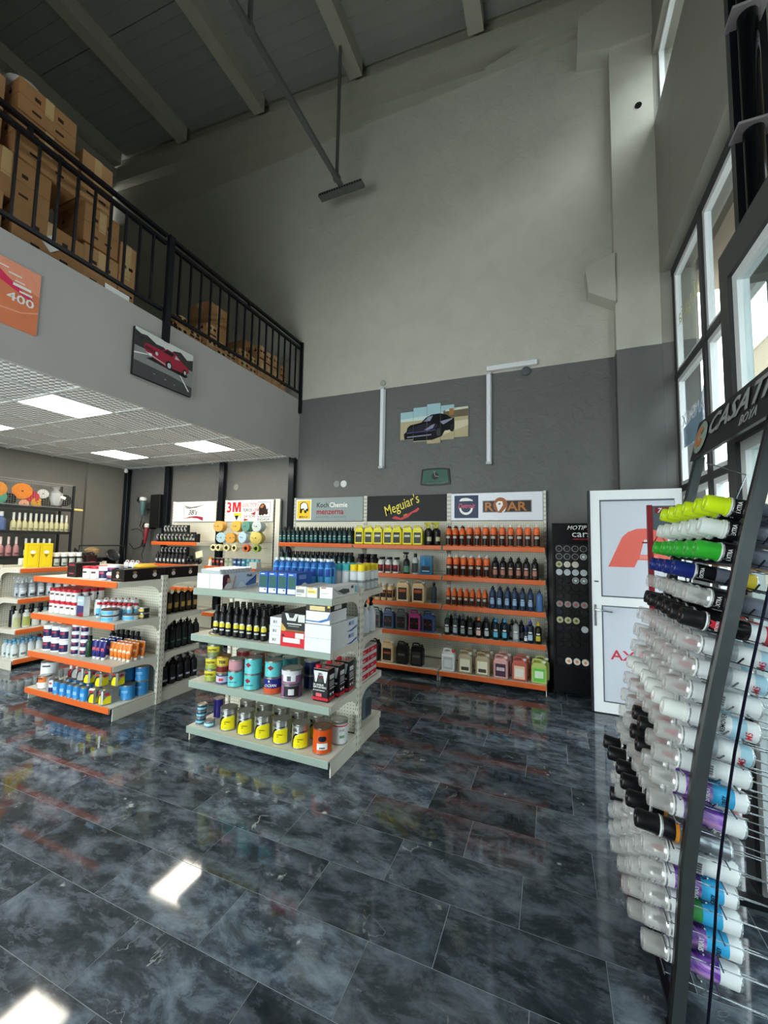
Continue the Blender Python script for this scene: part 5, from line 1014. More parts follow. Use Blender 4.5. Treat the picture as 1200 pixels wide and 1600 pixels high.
for i, (b, k_, nm) in enumerate(RC): put(tin(.036, .125, b, None, bands=((k_, .45, .7, .7),), seg=14), (-4.745+i*.079, 4.75+.004*i, 1.152), 0, f'{nm}, {r1}', 'small cans under the rhino sign')
bx = box_(.13, .10, .09, 'c9cac4'); put(bx, (-3.86, 4.62, 1.152), 0, 'plain grey-white carton at the shelf end left of the grey sign'); 
nt_ = MB().box(-.07, .07, 0, .004, 0, .1, X=Matrix.Rotation(-.25, 4, 'Y')).build('paper_note', M('e3ddb8', .6), None, loc=(-5.02, 4.72, 1.27)); tag(nt_, 'cream paper note propped between the two sign bays', 'paper note')
# ================================================================= GREY-STRIP ISLAND
i1 = 'top of the grey-strip island'
tb_ = thing('tissue_box', 'long white display box with a picture of a red-haired girl, full of clear packs', 'box', (-2.475, 2.635, 1.167))
W_ = M('dcdcd9', .4, var=.02)
MB().box(-.13, .13, -.195, .195, 0, .115).build('tray', W_, tb_)
o = art('side_print', tb_, None, [(a if not isinstance(a, str) else M(a, .4), p) for a, p in ((M('c9d8e8', .35), rc(.12, .385, .0, .115)), ('4f78b8', [(.22, .0), (.385, .02), (.385, .085), (.30, .05)]), ('2f5ca8', [(.28, .03), (.385, .06), (.385, .095)]), ('e9eef2', [(.15, .0), (.28, .0), (.20, .05)]), ('5a1f22', [(.0, .095), (.02, .112), (.06, .112), (.075, .085), (.06, .05), (.03, .03), (.01, .0), (.0, .04)]), ('d9a890', [(.05, .085), (.08, .08), (.09, .055), (.07, .04), (.045, .055)]), ('f0f0ee', [(.02, .0), (.10, .0), (.09, .04), (.05, .045), (.03, .03)]), ('d9a890', [(.10, .0), (.13, .10), (.145, .10), (.12, .0)]))], -.1303, .0003, (-.195, 0))
o.rotation_euler = (0, 0, pi/2)
text('PSoft', .03, M('1d2a44', .4), tb_, (.1325, .07, .08), (pi/2, 0, pi/2), bold=.03)
MB().box(-.001, .001, -.1965, -.195, .0, .115).build('front_seam', M('8c8c8a', .5), tb_)
CF = glassy('clear_film', 'd3dadd', .6, .1)
for i in range(12):
    m = MB().box(-.10, .10, -.012, .012, 0, .055, b=.006, X=Matrix.Rotation(.35, 4, 'X')); o = m.build('film_pack', CF, None, loc=(-2.475, 2.465+i*.031, 1.268)); tag(o, f'{"first" if i == 0 else ORD[i]} clear packet counting from the front of the white display box', 'packet', 'clear packets in the display box')
bg_ = box_(.078, .20, .155, '2458b0', front=[('17524c', rc(.006, .072, .045, .128)), ('d9dee6', rc(.006, .072, .006, .040)), ('d9e2f0', rc(.015, .05, .138, .144)), ('3a3a44', rc(.05, .064, .024, .034))], thn='product_box')
bge = box_(.078, .20, .155, '2458b0', front=[('17524c', rc(.006, .072, .045, .128)), ('d9dee6', rc(.006, .072, .006, .040)), ('d9e2f0', rc(.015, .05, .138, .144))], thn='product_box')
m = MB().lathe([(.035, 0), (.052, 0), (.052, .002), (.035, .002), (.035, 0)], 20, a0=0, a1=pi, cap=False); m.build('side_ring_print', WT, bge, loc=(.0392, 0, .03), rot=(pi/2, 0, pi/2)); MB().box(.039, .0405, -.07, .02, .11, .14).build('side_text_print', M('6f98e0', .4), bge)
for i in range(3): put(bg_, (-1.955+i*.083, 2.535, 1.167), 0, f'{nth(i, 4) if i < 3 else ""} upright blue and green box, {i1}', 'blue and green boxes')
put(bge, (-1.955+3*.083, 2.535, 1.167), 0, f'rightmost upright blue and green box with white ring, {i1}', 'blue and green boxes')
put(box_(.088, .30, .072, 'dddbd2', front=[('d9b52c', rc(.01, .03, .062, .07)), ('8c8c88', rc(.008, .07, .028, .052)), ('a8a8a4', rc(.008, .05, .012, .02))]), (-1.60, 2.545, 1.167), 0, 'small cream box with grey print beside the blue boxes, ' + i1)
put(box_(.082, .30, .068, 'e3e2dc', front=[('e0a82c', rc(.01, .05, .058, .066)), ('e8d048', rc(.008, .074, .028, .052)), ('8c8c88', rc(.012, .06, .036, .042))]), (-1.512, 2.545, 1.167), 0, 'small white box with a yellow label, ' + i1)
lb_ = box_(.10, .38, .075, 'e6e7e6', front=[('b8622c', rc(.01, .05, .064, .072)), ('a9a9a8', rc(.015, .07, .03, .034))], side=None)
o = art('side_print', lb_, (-.189, .189, .001, .074), [(M('b9bcbe', .4), [(-.19, .07), (-.10, .02), (.0, .008), (.05, .01), (-.05, .03)]), (M('4a4c4e', .35), [(-.12, .045), (-.04, .055), (.05, .045), (.06, .02), (-.03, .015)]), (M('e6e7e6', .4), rc(.06, .07, .0, .075)), (M('4a4c4e', .4), rc(.08, .12, .045, .065)), (M('7cc0cc', .4), rc(.14, .18, .01, .06))], -.0503, .0003); o.rotation_euler = (0, 0, pi/2)
put(lb_, (-1.41, 2.60, 1.167), 0, 'long white box with a grey tool print along the edge, ' + i1)
bbt = bottle('2e6cb4', 'e3e6ea', '4fa8dc', .028, .20, .02, .012, 'screw', .018, (.05, .9), ('2848a0', .55, .85))
row(bbt, 9, -2.10, 2.78, 1.167, .061, 0, 0, 'slim blue bottle', i1, 'slim blue bottles', 2, .062)
for r_ in range(2):
    for i in range(2): put(tin(.038, .13, 'dcdcd8', None, lid=M('e3e3e0', .4), bands=(('b8c43c', .28, .34, 1.5),), seg=18), (-1.78+i*.085, 2.95+.09*r_, 1.167), 0, f'{"left" if i == 0 else "right"} white capped can, {ROWN[r_]} row, {i1}', 'white capped cans')
tq = spray(M('3cb4be', .35), [(.145, WP)]); 
for r_ in range(4):
    for i in range(2): put(tq, (-1.62+i*.072, 2.96+.078*r_, 1.167), 0, f'{"left" if i == 0 else "right"} turquoise capped spray can, {ROWN[r_]} row, {i1}', 'turquoise capped cans')
ye = spray(M('e8cc1c', .35), [(.06, M('c9ccce', .3)), (.08, M('8a8f94', .3)), (.145, WP)])
for r_ in range(4):
    for i in range(2): put(ye, (-1.475+i*.068, 2.955+.085*r_, 1.167), 0, f'{"left" if i == 0 else "right"} yellow capped spray can, {ROWN[r_]} row, {i1}', 'yellow capped cans')
# shelf 2
i2 = 'grey-strip island, second shelf'
bk = bottle('111113', '0e0e0f', '151517', .029, .155, .028, .016, 'screw', .035, (.05, .95), ('d8c83a', .42, .62), lmark=('c9c9c4', .26, .33))
curved(bk, .029, [(.095, -.5, .4), (.104, -.6, .5), (.108, -.2, .3)], M('d9d9c8', .4)); 
row(bk, 8, -2.435, 2.495, .812, .0655, 0, 0, 'black bottle with a yellow badge', i2, 'black yellow-badge bottles', 4, .072)
wl = box_(.10, .30, .062, 'd9dadc', front=[('7c7e80', rc(.03, .045, .02, .04)), ('9a9c9e', rc(.05, .062, .02, .04))])
for i in range(3): put(wl, (-1.845+random.uniform(-.008, .004), 2.60, .812+i*.063), 0, f'{("lowest", "middle", "top")[i]} white box of the stack beside the red box', 'stacked white boxes')
put(box_(.20, .30, .105, 'cc1a28', front=[('e8e4e2', rc(.02, .16, .03, .062)), ('e3dedc', rc(.12, .19, .065, .10)), ('3a1214', rc(.008, .028, .068, .085))]), (-1.672, 2.57, .812), 0, 'red box with white labels under a black tin carton, ' + i2)
t = box_(.20, .30, .13, '1d1a1b', front=[('c9c9c8', [(.03, .125), (.05, .075), (.12, .075), (.14, .125), (.115, .125), (.10, .095), (.07, .095), (.055, .125)]), ('d4d2ce', rc(.14, .195, .07, .122)), ('c9a24a', [(0, 0), (0, .06), (.05, .01), (.03, 0)]), ('c9c9c8', rc(.05, .17, .05, .058)), ('8c8c88', rc(.06, .15, .036, .042)), ('7a5a2c', rc(.04, .2, .0, .014))])
put(t, (-1.672, 2.57, .918), .0, 'black box with shield print on top of the red box, ' + i2)
wp = box_(.205, .40, .088, 'e0e3e8', front=[('c9cdd3', rc(.101, .103, 0, .088))])
o = art('side_print', wp, (-.199, .199, .001, .087), [(M('3c64b0', .4), [(.02, .01), (.10, .0), (.19, .02), (.19, .035), (.10, .015)]), (M('9ab0d8', .4), rc(.05, .14, .045, .075)), (M('26282c', .4), ell(.07, .06, .01, .01, 10))], -.1028, .0003); o.rotation_euler = (0, 0, pi/2)
put(wp, (-1.46, 2.60, .812), 0, 'lower wide white carton, ' + i2, 'wide white cartons'); put(wp, (-1.46, 2.60, .901), 0, 'upper wide white carton, ' + i2, 'wide white cartons')
t = box_(.19, .24, .125, 'e3e6ea', front=[('26231e', rc(.0, .19, .082, .125)), ('d8c088', rc(.03, .15, .088, .118)), ('3f6aa8', [(.0, .0), (.19, .0), (.19, .08), (.17, .04), (.10, .018), (0, .02)]), ('e3e6ea', [(.0, .0), (.19, .0), (.19, .03), (.12, .008), (0, .012)]), ('e9e9e6', rc(.01, .135, .03, .07)), ('e0c030', rc(.17, .19, .11, .125))], side=[('2a2a28', rc(.0, .24, .082, .125)), ('d9dcdf', rc(.06, .16, .09, .118))])
text('Alloy', .03, WT, t, (.0975, -.07, .092), (pi/2, 0, pi/2), bold=.02, shear=.3); put(t, (-1.475, 2.54, .992), 0, 'white and blue box with a black top, on the wide white cartons')
# shelf 3: tins
i3 = 'grey-strip island, third shelf'; y3 = 2.505; z3 = .457
def pol(c, cap2=None, h=.09):
    t = tin(.058, h, c, None, bands=(('d8c83a', .45, .9, .9),)); text('POLITEK', .022, BKP, t, (-.045, -.062, h*.55), bold=.03, sx=.95)
    curved(t, .058, [(h*.08, -.1, .1), (h*.3, -.9, -.5)], M('7a1c20', .4)); curved(t, .058, [(h*.08, -.1, .1), (h*.3, .5, .9)], M('7a1c20', .4)); return t
POL = pol('8c9c3c'); POLG = pol('6c7c4c')
for k in range(4): put(POL if k < 2 else POLG, (-2.465+.004*k, y3+(.01 if k > 1 else 0), z3+.092*k), random.uniform(-.2, .4), f'olive green tin with black lettering, {("lowest", "second", "third", "topmost")[k]} of the left stack, {i3}', 'olive tins')
t = tin(.05, .075, '2a2f74', 'b9b4c8', (.2, .8), bands=(('c04040', .35, .6, .35),)); put(t, (-2.345, y3-.012, z3), 0, 'navy tin with pale label under a gold tin, ' + i3)
t = tin(.05, .13, 'a48c4c', None, lid=M('b4824a', .3, .8), bands=(('c9b43a', .5, .9, 1.0), ('6c1c20', .1, .42, 1.1))); text('TEK', .03, BKP, t, (-.02, -.054, .08), bold=.04); put(t, (-2.345, y3-.012, z3+.077), 0, 'gold and red tin with copper lid, on the navy tin')
aq = tin(.06, .112, '5abcc0', None, bands=()); m = MB(); 
curved(aq, .06, [(.05, -.35, -.33), (.068, -.75, .05), (.086, -.35, -.33)], M('8c2430', .4)); text('DEGLAZER', .012, M('2a7c84', .4), aq, (-.035, -.063, .035), bold=.02)
aql = tin(.062, .112, '5abcc0', None); curved(aql, .062, [(.05, -.35, -.33), (.068, -.75, .05), (.086, -.35, -.33)], M('8c2430', .4))
put(aq, (-2.22, y3-.01, z3), 0, 'aqua tin under a small pink tin, ' + i3, 'aqua tins')
t = tin(.056, .085, 'b07078', None, bands=(('c08a90', .15, .85, 1.1),)); put(t, (-2.22, y3-.01, z3+.114), 0, 'small pink tin on an aqua tin, ' + i3)
put(aq, (-2.065, y3-.01, z3), 0, 'lower aqua tin of the aqua pair, ' + i3, 'aqua tins'); put(aql, (-2.062, y3-.01, z3+.114), 0, 'upper aqua tin of the aqua pair, ' + i3, 'aqua tins')
t = tin(.066, .112, '242a78', None, bands=(('c9542c', .0, .38, 1.5),)); text('OCEAN', .026, WT, t, (-.05, -.069, .055), bold=.02, sx=.9); curved(t, .066, [(.082, -.35, -.32), (.090, -.45, -.25), (.098, -.38, -.30)], WT); put(t, (-1.885, y3+.0, z3), .1, 'navy and orange tin under an aqua tin, ' + i3)
put(aql, (-1.885, y3, z3+.114), .2, 'aqua tin standing on the navy and orange tin', 'aqua tins')
PU = M('8c5c80', .3, name='mauve_tin')
t = tin(.072, .09, PU, None, bands=(('232326', .12, .88, .75), ('d8d8da', .25, .7, .28))); put(t, (-1.725, y3+.0, z3), .15, 'mauve tin with a black label, lower of the mauve pair')
t = tin(.072, .098, PU, None, bands=(('d4d4d8', .62, .95, 1.4), ('e3e3e6', .22, .66, .65), ('4a4c52', .25, .6, .2))); put(t, (-1.725, y3, z3+.092), -.1, 'mauve tin with a white label, upper of the mauve pair')
def fcan():
    t = thing('solvent_can', 'x', 'can'); w, d, h = .125, .09, .215; KC = M('19171a', .3, name='black_tin_print')
    MB().box(-w/2, w/2, -d/2, d/2, 0, h, b=.006).build('can_side', KC, t); MB().box(-w/2+.004, w/2-.004, -d/2+.004, d/2-.004, h, h+.004, b=.0015).build('top_plate', M('a89c94', .3, .6), t)
    MB().lathe([(.021, 0), (.021, .018), (.018, .02)], 16).build('cap', M('cc2230', .35), t, 40, loc=(-.035, -.015, h+.004)); MB().lathe([(.015, 0), (.015, .006), (.012, .008)], 14).build('small_cap', M('b84a50', .35), t, 40, loc=(.02, .01, h+.004))
    art('front_print', t, None, [(M('d9d9da', .4), [(.008, .205), (.02, .13), (.032, .13), (.042, .175), (.083, .175), (.093, .13), (.105, .13), (.117, .205)]), (M('8c2430', .4), [(.042, .165), (.06, .172), (.083, .165), (.083, .158), (.06, .165), (.042, .158)]), (M('3a4440', .4), rc(.045, .08, .13, .158)), (M('c02030', .4), rc(.0, .125, .012, .03)), (M('d8606a', .4), rc(.03, .075, .035, .058))], -d/2-.0005, .0004, (-w/2, 0))
    text("3B's", .022, BKP, t, (-.022, -d/2-.004, .178), shear=.3, bold=.03)
    for s, z in (('2K AKRILIK', .108), ('SERTLESTIRICI', .092), ('2K Acrylic Hardener', .074)): text(s, .0165 if z > .08 else .011, WT, t, (-.055, -d/2-.003, z), bold=.03)
    o = art('side_print', t, None, [(M('c9c9c9', .4), rc(-.03, .03, .15, .18)), (M('8c8c8e', .4), rc(-.03, .03, .10, .14)), (M('c9c9c9', .4), rc(-.03, .03, .085, .092)), (M('c02030', .4), rc(-.04, .04, .012, .03)), (M('e3e3e3', .4), [(-.03, .06), (-.015, .04), (0, .06)]), (M('e3e3e3', .4), [(.005, .06), (.018, .04), (.03, .06)])], -w/2-.0005, .0004); o.rotation_euler = (0, 0, pi/2)
    return t
fc = fcan()
for k, (x, y) in enumerate(((-1.475, 2.525), (-1.455, 2.64), (-1.44, 2.755))): put(fc, (x, y, z3), 0, f'{("nearest", "middle", "hindmost")[k]} of three black solvent cans with red caps at the shelf end', 'black solvent cans')
for i, (x, c) in enumerate(((-2.33, '8c3030'), (-2.2, 'a04038'), (-2.02, '3c8c8c'), (-1.88, '4a9c9c'), (-1.68, '20284c'), (-1.52, '20284c'))): put(tin(.06, .10, c, None), (x, 2.70, z3), 0, f'{nth(i, 6)} tin of the back row, {i3}', 'back row tins'); put(tin(.06, .10, c, None), (x, 2.70, z3+.102), 0, f'{nth(i, 6)} upper tin of the back row, {i3}', 'back row tins')
# bottom shelf
i4 = 'grey-strip island, bottom shelf'; z4 = .117
sb = tin(.036, .048, '20506c', None, bands=(('8cc0cc', .3, .6, 1.5),), seg=18)
for k in range(3): put(sb, (-2.555+.003*k, 2.50, z4+.05*k), .4*k, f'small blue tin, {("lowest", "middle", "top")[k]} of the stack, {i4}', 'small blue tins')
put(tin(.038, .045, '2c7ca0', None, bands=(('b8dce4', .3, .7, 1.2),), seg=18), (-2.455, 2.49, z4), 0, 'single small blue tin between stack and silver cans, ' + i4)
t = tin(.037, .15, '2c1f74', None); MB().tube([(-.036, -.01, .12), (-.055, -.03, .15), (-.04, -.04, .165), (.0, -.04, .15)], .0015, 5).build('wire_handle', STEEL, t); put(t, (-2.52, 2.645, z4), 0, 'purple can with a wire handle behind the small blue tins')
sc_ = tin(.0625, .155, TIN, None)
curved(sc_, .0625, [(.008, -.75, 1.0), (.03, -.78, 1.0), (.06, -.70, 1.0), (.085, -.5, 1.0), (.10, -.1, 1.0), (.105, .5, 1.0)], M('e8d81c', .3, name='bright_yellow_print'))
curved(sc_, .0625, [(.008, -1.0, -.8), (.03, -1.02, -.82), (.06, -.95, -.74), (.085, -.8, -.54), (.10, -.55, -.16), (.112, -.1, .6), (.118, .3, 1.0)], M('1c1c1c', .3))
curved(sc_, .0625, [(.115, -.9, -.3), (.135, -.8, -.4)], M('4c4c50', .4)); text('EXPRESS', .011, M('8c7c10', .4), sc_, (-.015, -.0655, .062), bold=.02); text('HS', .011, M('8c7c10', .4), sc_, (-.015, -.0655, .048), bold=.02); text('3:1', .016, M('f0e890', .4), sc_, (-.018, -.0655, .018), bold=.03)
for i in range(5): put(sc_, (-2.305+i*.163, 2.53, z4), random.uniform(-.08, .08), f'{nth(i, 5)} silver and yellow can, front row, {i4}', 'silver and yellow cans')
for i in range(5): put(sc_, (-2.27+i*.163, 2.70, z4), random.uniform(-.3, .3), f'{nth(i, 5)} silver and yellow can, back row, {i4}', 'silver and yellow cans')
t = tin(.066, .165, 'cc5018', None, lid=M('8c6c5c', .3, .7), bands=(('e0e0dc', .2, .45, .55), ('3c3c3c', .24, .30, .3))); curved(t, .066, [(.085, -.25, .25), (.095, -.42, .42), (.11, -.42, .42), (.12, -.25, .25)], M('141c2c', .4)); put(t, (-1.475, 2.53, z4), .1, 'orange can with round navy badge, ' + i4)
t = tin(.06, .155, TIN, 'd9dcdc', (.06, .9), bands=(('c4303c', .8, .86, 1.2), ('6ca47c', .3, .42, .3))); text('LLO', .02, M('5c5c60', .4), t, (-.02, -.063, .095)); put(t, (-1.43, 2.69, z4), .4, 'silver and white can with a red ring behind the orange can')
# far side of the island
e = 'rear end of the grey-strip island'
wb_ = bottle('dfe4ec', '111113', None, .042, .13, .07, .014, 'trigger')
for k, (x, y) in enumerate(((-1.43, 2.98), (-1.43, 3.08), (-1.42, 3.18))): put(wb_, (x, y, .812), -.9, f'{("nearest", "middle", "farthest")[k]} white bottle with black trigger head, {e}', 'white trigger bottles')
rb = box_(.15, .16, .062, 'd9dadc', side=[('cc2030', rc(.0, .16, .012, .05)), ('e8a0a4', rc(.05, .10, .02, .035))])
for s_ in range(2):
    for k in range(4):
        put(rb, (-1.45, 2.97+.165*s_, .457+.0635*k), 0, f'{("lowest", "second", "third", "top")[k]} red and white box in the {("nearer", "farther")[s_]} stack, {e}', 'red and white boxes')
gj = jug(JT('9ccc9c', .9), '6cb878', .10, .12, .22, 'e3e3e0'); put(gj, (-1.47, 2.97, z4), pi/2-.1, 'pale green jerrycan, bottom shelf, rear side of the grey-strip island'); 
gj = jug(JT('6c7c88', .9), '3c4c58', .13, .12, .25, 'cc2a34'); put(gj, (-1.46, 3.13, z4), pi/2-.1, 'slate grey jerrycan with a red cap, rear side bottom shelf')
# ================================================================= ORANGE-STRIP ISLAND
a1 = 'top of the orange-strip island'; zt = 1.167
put(box_(.13, .22, .135, '241a1c', front=[('8c2c38', rc(.02, .11, .105, .125)), ('a0404c', rc(.03, .10, .03, .04))]), (-4.28, 2.60, zt), 0, 'black box with red print at the left, ' + a1)
rt_ = tub('c02434', 'e3e3e3', .047, .115, mark='4c3c34'); row(rt_, 2, -4.03, 2.50, zt, .108, 0, 0, 'white tub with a red lid', a1, 'red lidded tubs', 2, .11)
nb_ = tub('e3e3e6', '2c2450', .05, .12, mark='b83c54'); put(nb_, (-3.80, 2.50, zt), 0, 'tall white tub with a purple label, ' + a1)
sj = tub('e6e6e8', '2c2450', .06, .068, mark='b83c54'); put(sj, (-3.67, 2.50, zt), 0, 'lower white jar with purple label, ' + a1, 'stacked white jars'); put(sj, (-3.665, 2.50, zt+.07), .1, 'upper white jar with purple label, ' + a1, 'stacked white jars')
for i in range(3): put(jug('dfe2e4', None, .06, .045, .13, 'c02a38'), (-3.93+i*.075, 2.80, zt+.03), .2, f'{nth(i, 3)} small white bottle with red cap, behind the tubs', 'small white bottles')
put(box_(.42, .24, .10, '1c1818', front=[('e3e3e3', rc(0, .42, .092, .1))]), (-4.05, 2.86, zt+.0), 0, 'long flat black box behind the red lidded tubs')
bxs = box_(.17, .20, .105, '17110f', front=[('8a6c54', ell(.085, .075, .02, .012, 12)), ('c9c4bc', ell(.085, .045, .02, .018, 12)), ('5c4438', rc(.03, .14, .015, .022))], side=[('8a6c54', ell(.10, .075, .02, .012, 12)), ('c9c4bc', ell(.10, .045, .022, .02, 12))])
put(bxs, (-3.545, 2.54, zt), 0, 'nearest of the black boxes at the right end, ' + a1, 'black boxes on the orange-strip island')
for k in range(3): put(bxs, (-3.555+.0*k, 2.745+.205*k, zt), 0, f'{("second", "third", "farthest")[k]} of the black boxes at the right end, {a1}', 'black boxes on the orange-strip island')
o = MB().lathe([(.0, 0), (.09, .0), (.10, .012), (.07, .035), (.0, .04)], 20).build('sponge', M('e0b02c', .7, bump=.3, scale=60), None, 40, loc=(-3.57, 2.72, zt+.107)); tag(o, 'yellow domed sponge on the black boxes', 'sponge')
o = MB().lathe([(.0, 0), (.10, .0), (.10, .02), (.0, .022)], 20).build('sponge', M('c9a860', .7), None, 40, loc=(-4.3, 2.98, zt+.0)); tag(o, 'flat tan pad behind the black box on the orange-strip island', 'pad')
# shelf 2
a2 = 'orange-strip island, second shelf'; z2 = .812
rt2 = tub('b81f30', 'e6e4e2', .033, .118, mark='5c443c', lh=.028)
for tier in range(2):
    for r_ in range(4):
        for i in range(5):
            if r_ > 1 and tier == 0: continue
            put(rt2, (-4.545+i*.085+.0*r_, 2.505+r_*.075, z2+tier*.12), random.uniform(-.2, .2), f'{nth(i, 5)} red capped tub, {("lower", "upper")[tier]} tier, {ROWN[r_]} row, {a2}', 'red capped tubs')
cn = box_(.10, .055, .185, 'a8bcc4', side=[('e3e6e8', rc(0, .055, 0, .185))], front=[('3c3c6c', rc(.0, .10, .0, .10)), ('8c1c2c', [(0, 0), (.10, .0), (.10, .045), (.0, .01)]), ('d3dadc', rc(.01, .08, .14, .155))])
put(cn, (-4.08, 2.50, z2), 0, 'flat can with purple and red label in front of the tubs')
fl_ = jug('dfe2e4', '5a8cb0', .055, .09, .165, 'b81f30'); 
for i in range(6): put(fl_, (-4.00+.052*i, 2.60+.03*i, z2), pi/2, f'{nth(i, 6)} tall white bottle with red cap, {a2}', 'tall white bottles with red caps')
sm = bottle('dfe2e4', 'b81f30', '5cb0d4', .022, .10, .01, .016, 'screw', .018, mark=('24305c', .2, .35))
for r_ in range(2):
    for i in range(7): put(sm, (-3.90+i*.052, 2.53+.06*r_+.012*i, z2), 0, f'{nth(i, 7)} small bottle with red cap, {ROWN[r_]} row, {a2}', 'small bottles with red caps')
fj = tub('5c5450', '5cb0dc', .068, .052, body='dfe6ea', lh=.012)
for k, (x, y, z) in enumerate(((-3.66, 2.475, 0), (-3.66, 2.475, .054), (-3.56, 2.60, 0))): put(fj, (x, y, z2+z), 0, f'{("lower", "upper", "single right-hand")[k]} flat blue and white tin, {a2}', 'flat blue and white tins')
gt_ = tin(.045, .05, '1c1c18', None, bands=(('c9b45c', .3, .8, .6),), seg=18)
for k in range(2): put(gt_, (-3.50, 2.68, z2+.052*k), 0, f'{("lower", "upper")[k]} black and gold tin at the shelf end', 'black and gold tins')
# shelf 3
a3 = 'orange-strip island, third shelf'; z3b = .457
pt = tub('e3e3e6', '241f4c', .052, .12, mark='a03448', lh=.016)
for k in range(2):
    for i in range(3): put(pt, (-4.535+i*.128, 2.49, z3b+.122*k), 0, f'{nth(i, 3)} large white tub with navy label, {("lower", "upper")[k]} tier, {a3}', 'large navy label tubs')
pt2 = tub('e6e6e8', '241f4c', .042, .068, mark='a03448', lh=.014)
for i in range(2):
    for k in range(4): put(pt2, (-4.135+i*.098, 2.50+.02*i, z3b+.07*k), 0, f'{("lowest", "second", "third", "top")[k]} small navy label jar in the {("left", "right")[i]} jar stack, {a3}', 'small navy label jars')
t = bottle('1d3c28', '17181a', None, .03, .13, .02, .016); put(t, (-3.95, 2.50, z3b), 0, 'dark green bottle between jars and blue tubes, ' + a3)
tv = tube_('24246c', 'e3e3e6', .055, .165, 'c05468'); row(tv, 3, -3.85, 2.49, z3b, .056, 0, 0, 'navy tube', a3, 'navy tubes', 3, .07)
to = tube_('d9782c', 'e6e3dc', .052, .15, 'f0d8b8')
for r_ in range(3):
    for i in range(5): put(to, (-3.70+i*.055, 2.545+.065*r_, z3b), random.uniform(-.2, .2), f'{nth(i, 5)} orange tube, {ROWN[r_]} row, {a3}', 'orange tubes')
for i in range(6): put(bottle('17181c', '101012', None, .028, .15, .02, .015), (-3.99+.07*i, 2.74, z3b), 0, f'{nth(i, 6)} black bottle of the back row, {a3}', 'black bottles behind the tubes')
# bottom shelf
a4 = 'orange-strip island, bottom shelf'; zb = .117
put(tin(.052, .075, '4c1820', 'd9d4d0', (.05, .35)), (-4.60, 2.50, zb), 0, 'maroon tin under the large white can, ' + a4); put(tin(.07, .14, 'dcdfe0', 'e3e3e3', bands=(('3c3c40', .7, .8, .5),)), (-4.57, 2.53, zb+.077), .3, 'large white can with black print at the left, ' + a4)
t = tin(.05, .115, 'd8783c', 'e3e0dc', (.05, .5)); text('ASTAR', .018, BKP, t, (-.03, -.054, .09), bold=.04); put(t, (-4.49, 2.45, zb), 0, 'orange and white can, ' + a4)
put(tin(.038, .11, '8c8c88', None), (-4.385, 2.45, zb), 0, 'plain grey can right of the orange and white can'); put(tin(.034, .115, 'd9dadc', '24285c', (.05, .4), bands=(('c43c44', .65, .8, .35),)), (-4.30, 2.42, zb), 0, 'white and navy can with a red badge, ' + a4)
put(bottle('8c2028', 'e3e3e3', None, .035, .10, .02, .02), (-4.44, 2.66, zb+.15-.15), 0, 'dark red bottle behind the orange can'); put(tub('5c9cc0', 'c9dce8', .075, .12, body='c4d8e4', mark='3c5c8c'), (-4.30, 2.66, zb+.12-.12), 0, 'pale blue tub with a blue lid, ' + a4)
bc = tin(.036, .115, '2c84c4', None, bands=(('8cbce4', .35, .6, .5),), seg=16); row(bc, 5, -4.21, 2.41, zb, .096, 0, 0, 'blue can', a4, 'slim blue cans', 1)
row(bc, 5, -4.19, 2.50, zb, .096, 0, 0, 'blue can of the second row', a4, 'slim blue cans')
def sq(c2):
    t = thing('square_can', 'x', 'can'); MB().box(-.042, .042, -.042, .042, 0, .125, b=.012).build('can_side', TIN, t); MB().lathe([(.03, 0), (.03, .003), (.0, .003)], 14).build('lid', LID, t, 40, loc=(0, 0, .125))
    art('front_print', t, None, [(M(c2, .35), [(-.02, .01), (.032, .01), (.032, .085), (.0, .075), (-.02, .04)]), (M('1c1c1c', .4), [(-.032, .01), (-.024, .01), (-.024, .045), (-.004, .082), (.032, .092), (.032, .10), (-.01, .09), (-.032, .05)]), (M('c42c38', .4), rc(-.015, .02, .095, .11))], -.0425); o = art('side_print', t, None, [(M(c2, .35), [(-.03, .01), (.032, .01), (.032, .075), (.0, .07), (-.03, .04)]), (M('c42c38', .4), ell(0, .09, .02, .012, 12))], -.0425); o.rotation_euler = (0, 0, pi/2); return t
sy_ = sq('e8d81c'); sg_ = sq('9c9c98')
put(sy_, (-3.70, 2.42, zb), -.2, 'left silver and yellow square can in front, ' + a4, 'square cans'); put(sy_, (-3.585, 2.43, zb), -.6, 'right silver and yellow square can in front, ' + a4, 'square cans')
for i, (x, y, p_, nm) in enumerate(((-4.10, 2.51, sg_, 'leftmost'), (-3.99, 2.49, sg_, 'second'), (-3.86, 2.47, sy_, 'third'), (-3.69, 2.46, sy_, 'fourth'), (-3.58, 2.53, sy_, 'rightmost'))): put(p_, (x, y, zb+.128), -.3, f'{nm} silver square can of the upper tier, {a4}', 'square cans')
bt = tin(.056, .125, '3084c0', None, bands=(('6cacdc', .5, .6, .6), ('a8d0ec', .62, .66, .6)), seg=20)
for k in range(2):
    for i, (x, y) in enumerate(((-3.64, 2.655), (-3.53, 2.595), (-3.525, 2.72), (-3.645, 2.772))):
        if k == 1 and i == 1: continue
        put(bt, (x, y, zb+.128*k), 0, f'{("nearest", "second", "third", "hindmost")[(1, 0, 2, 3)[i]]} large blue can, {("lower", "upper")[k]} tier, {a4}', 'large blue cans')
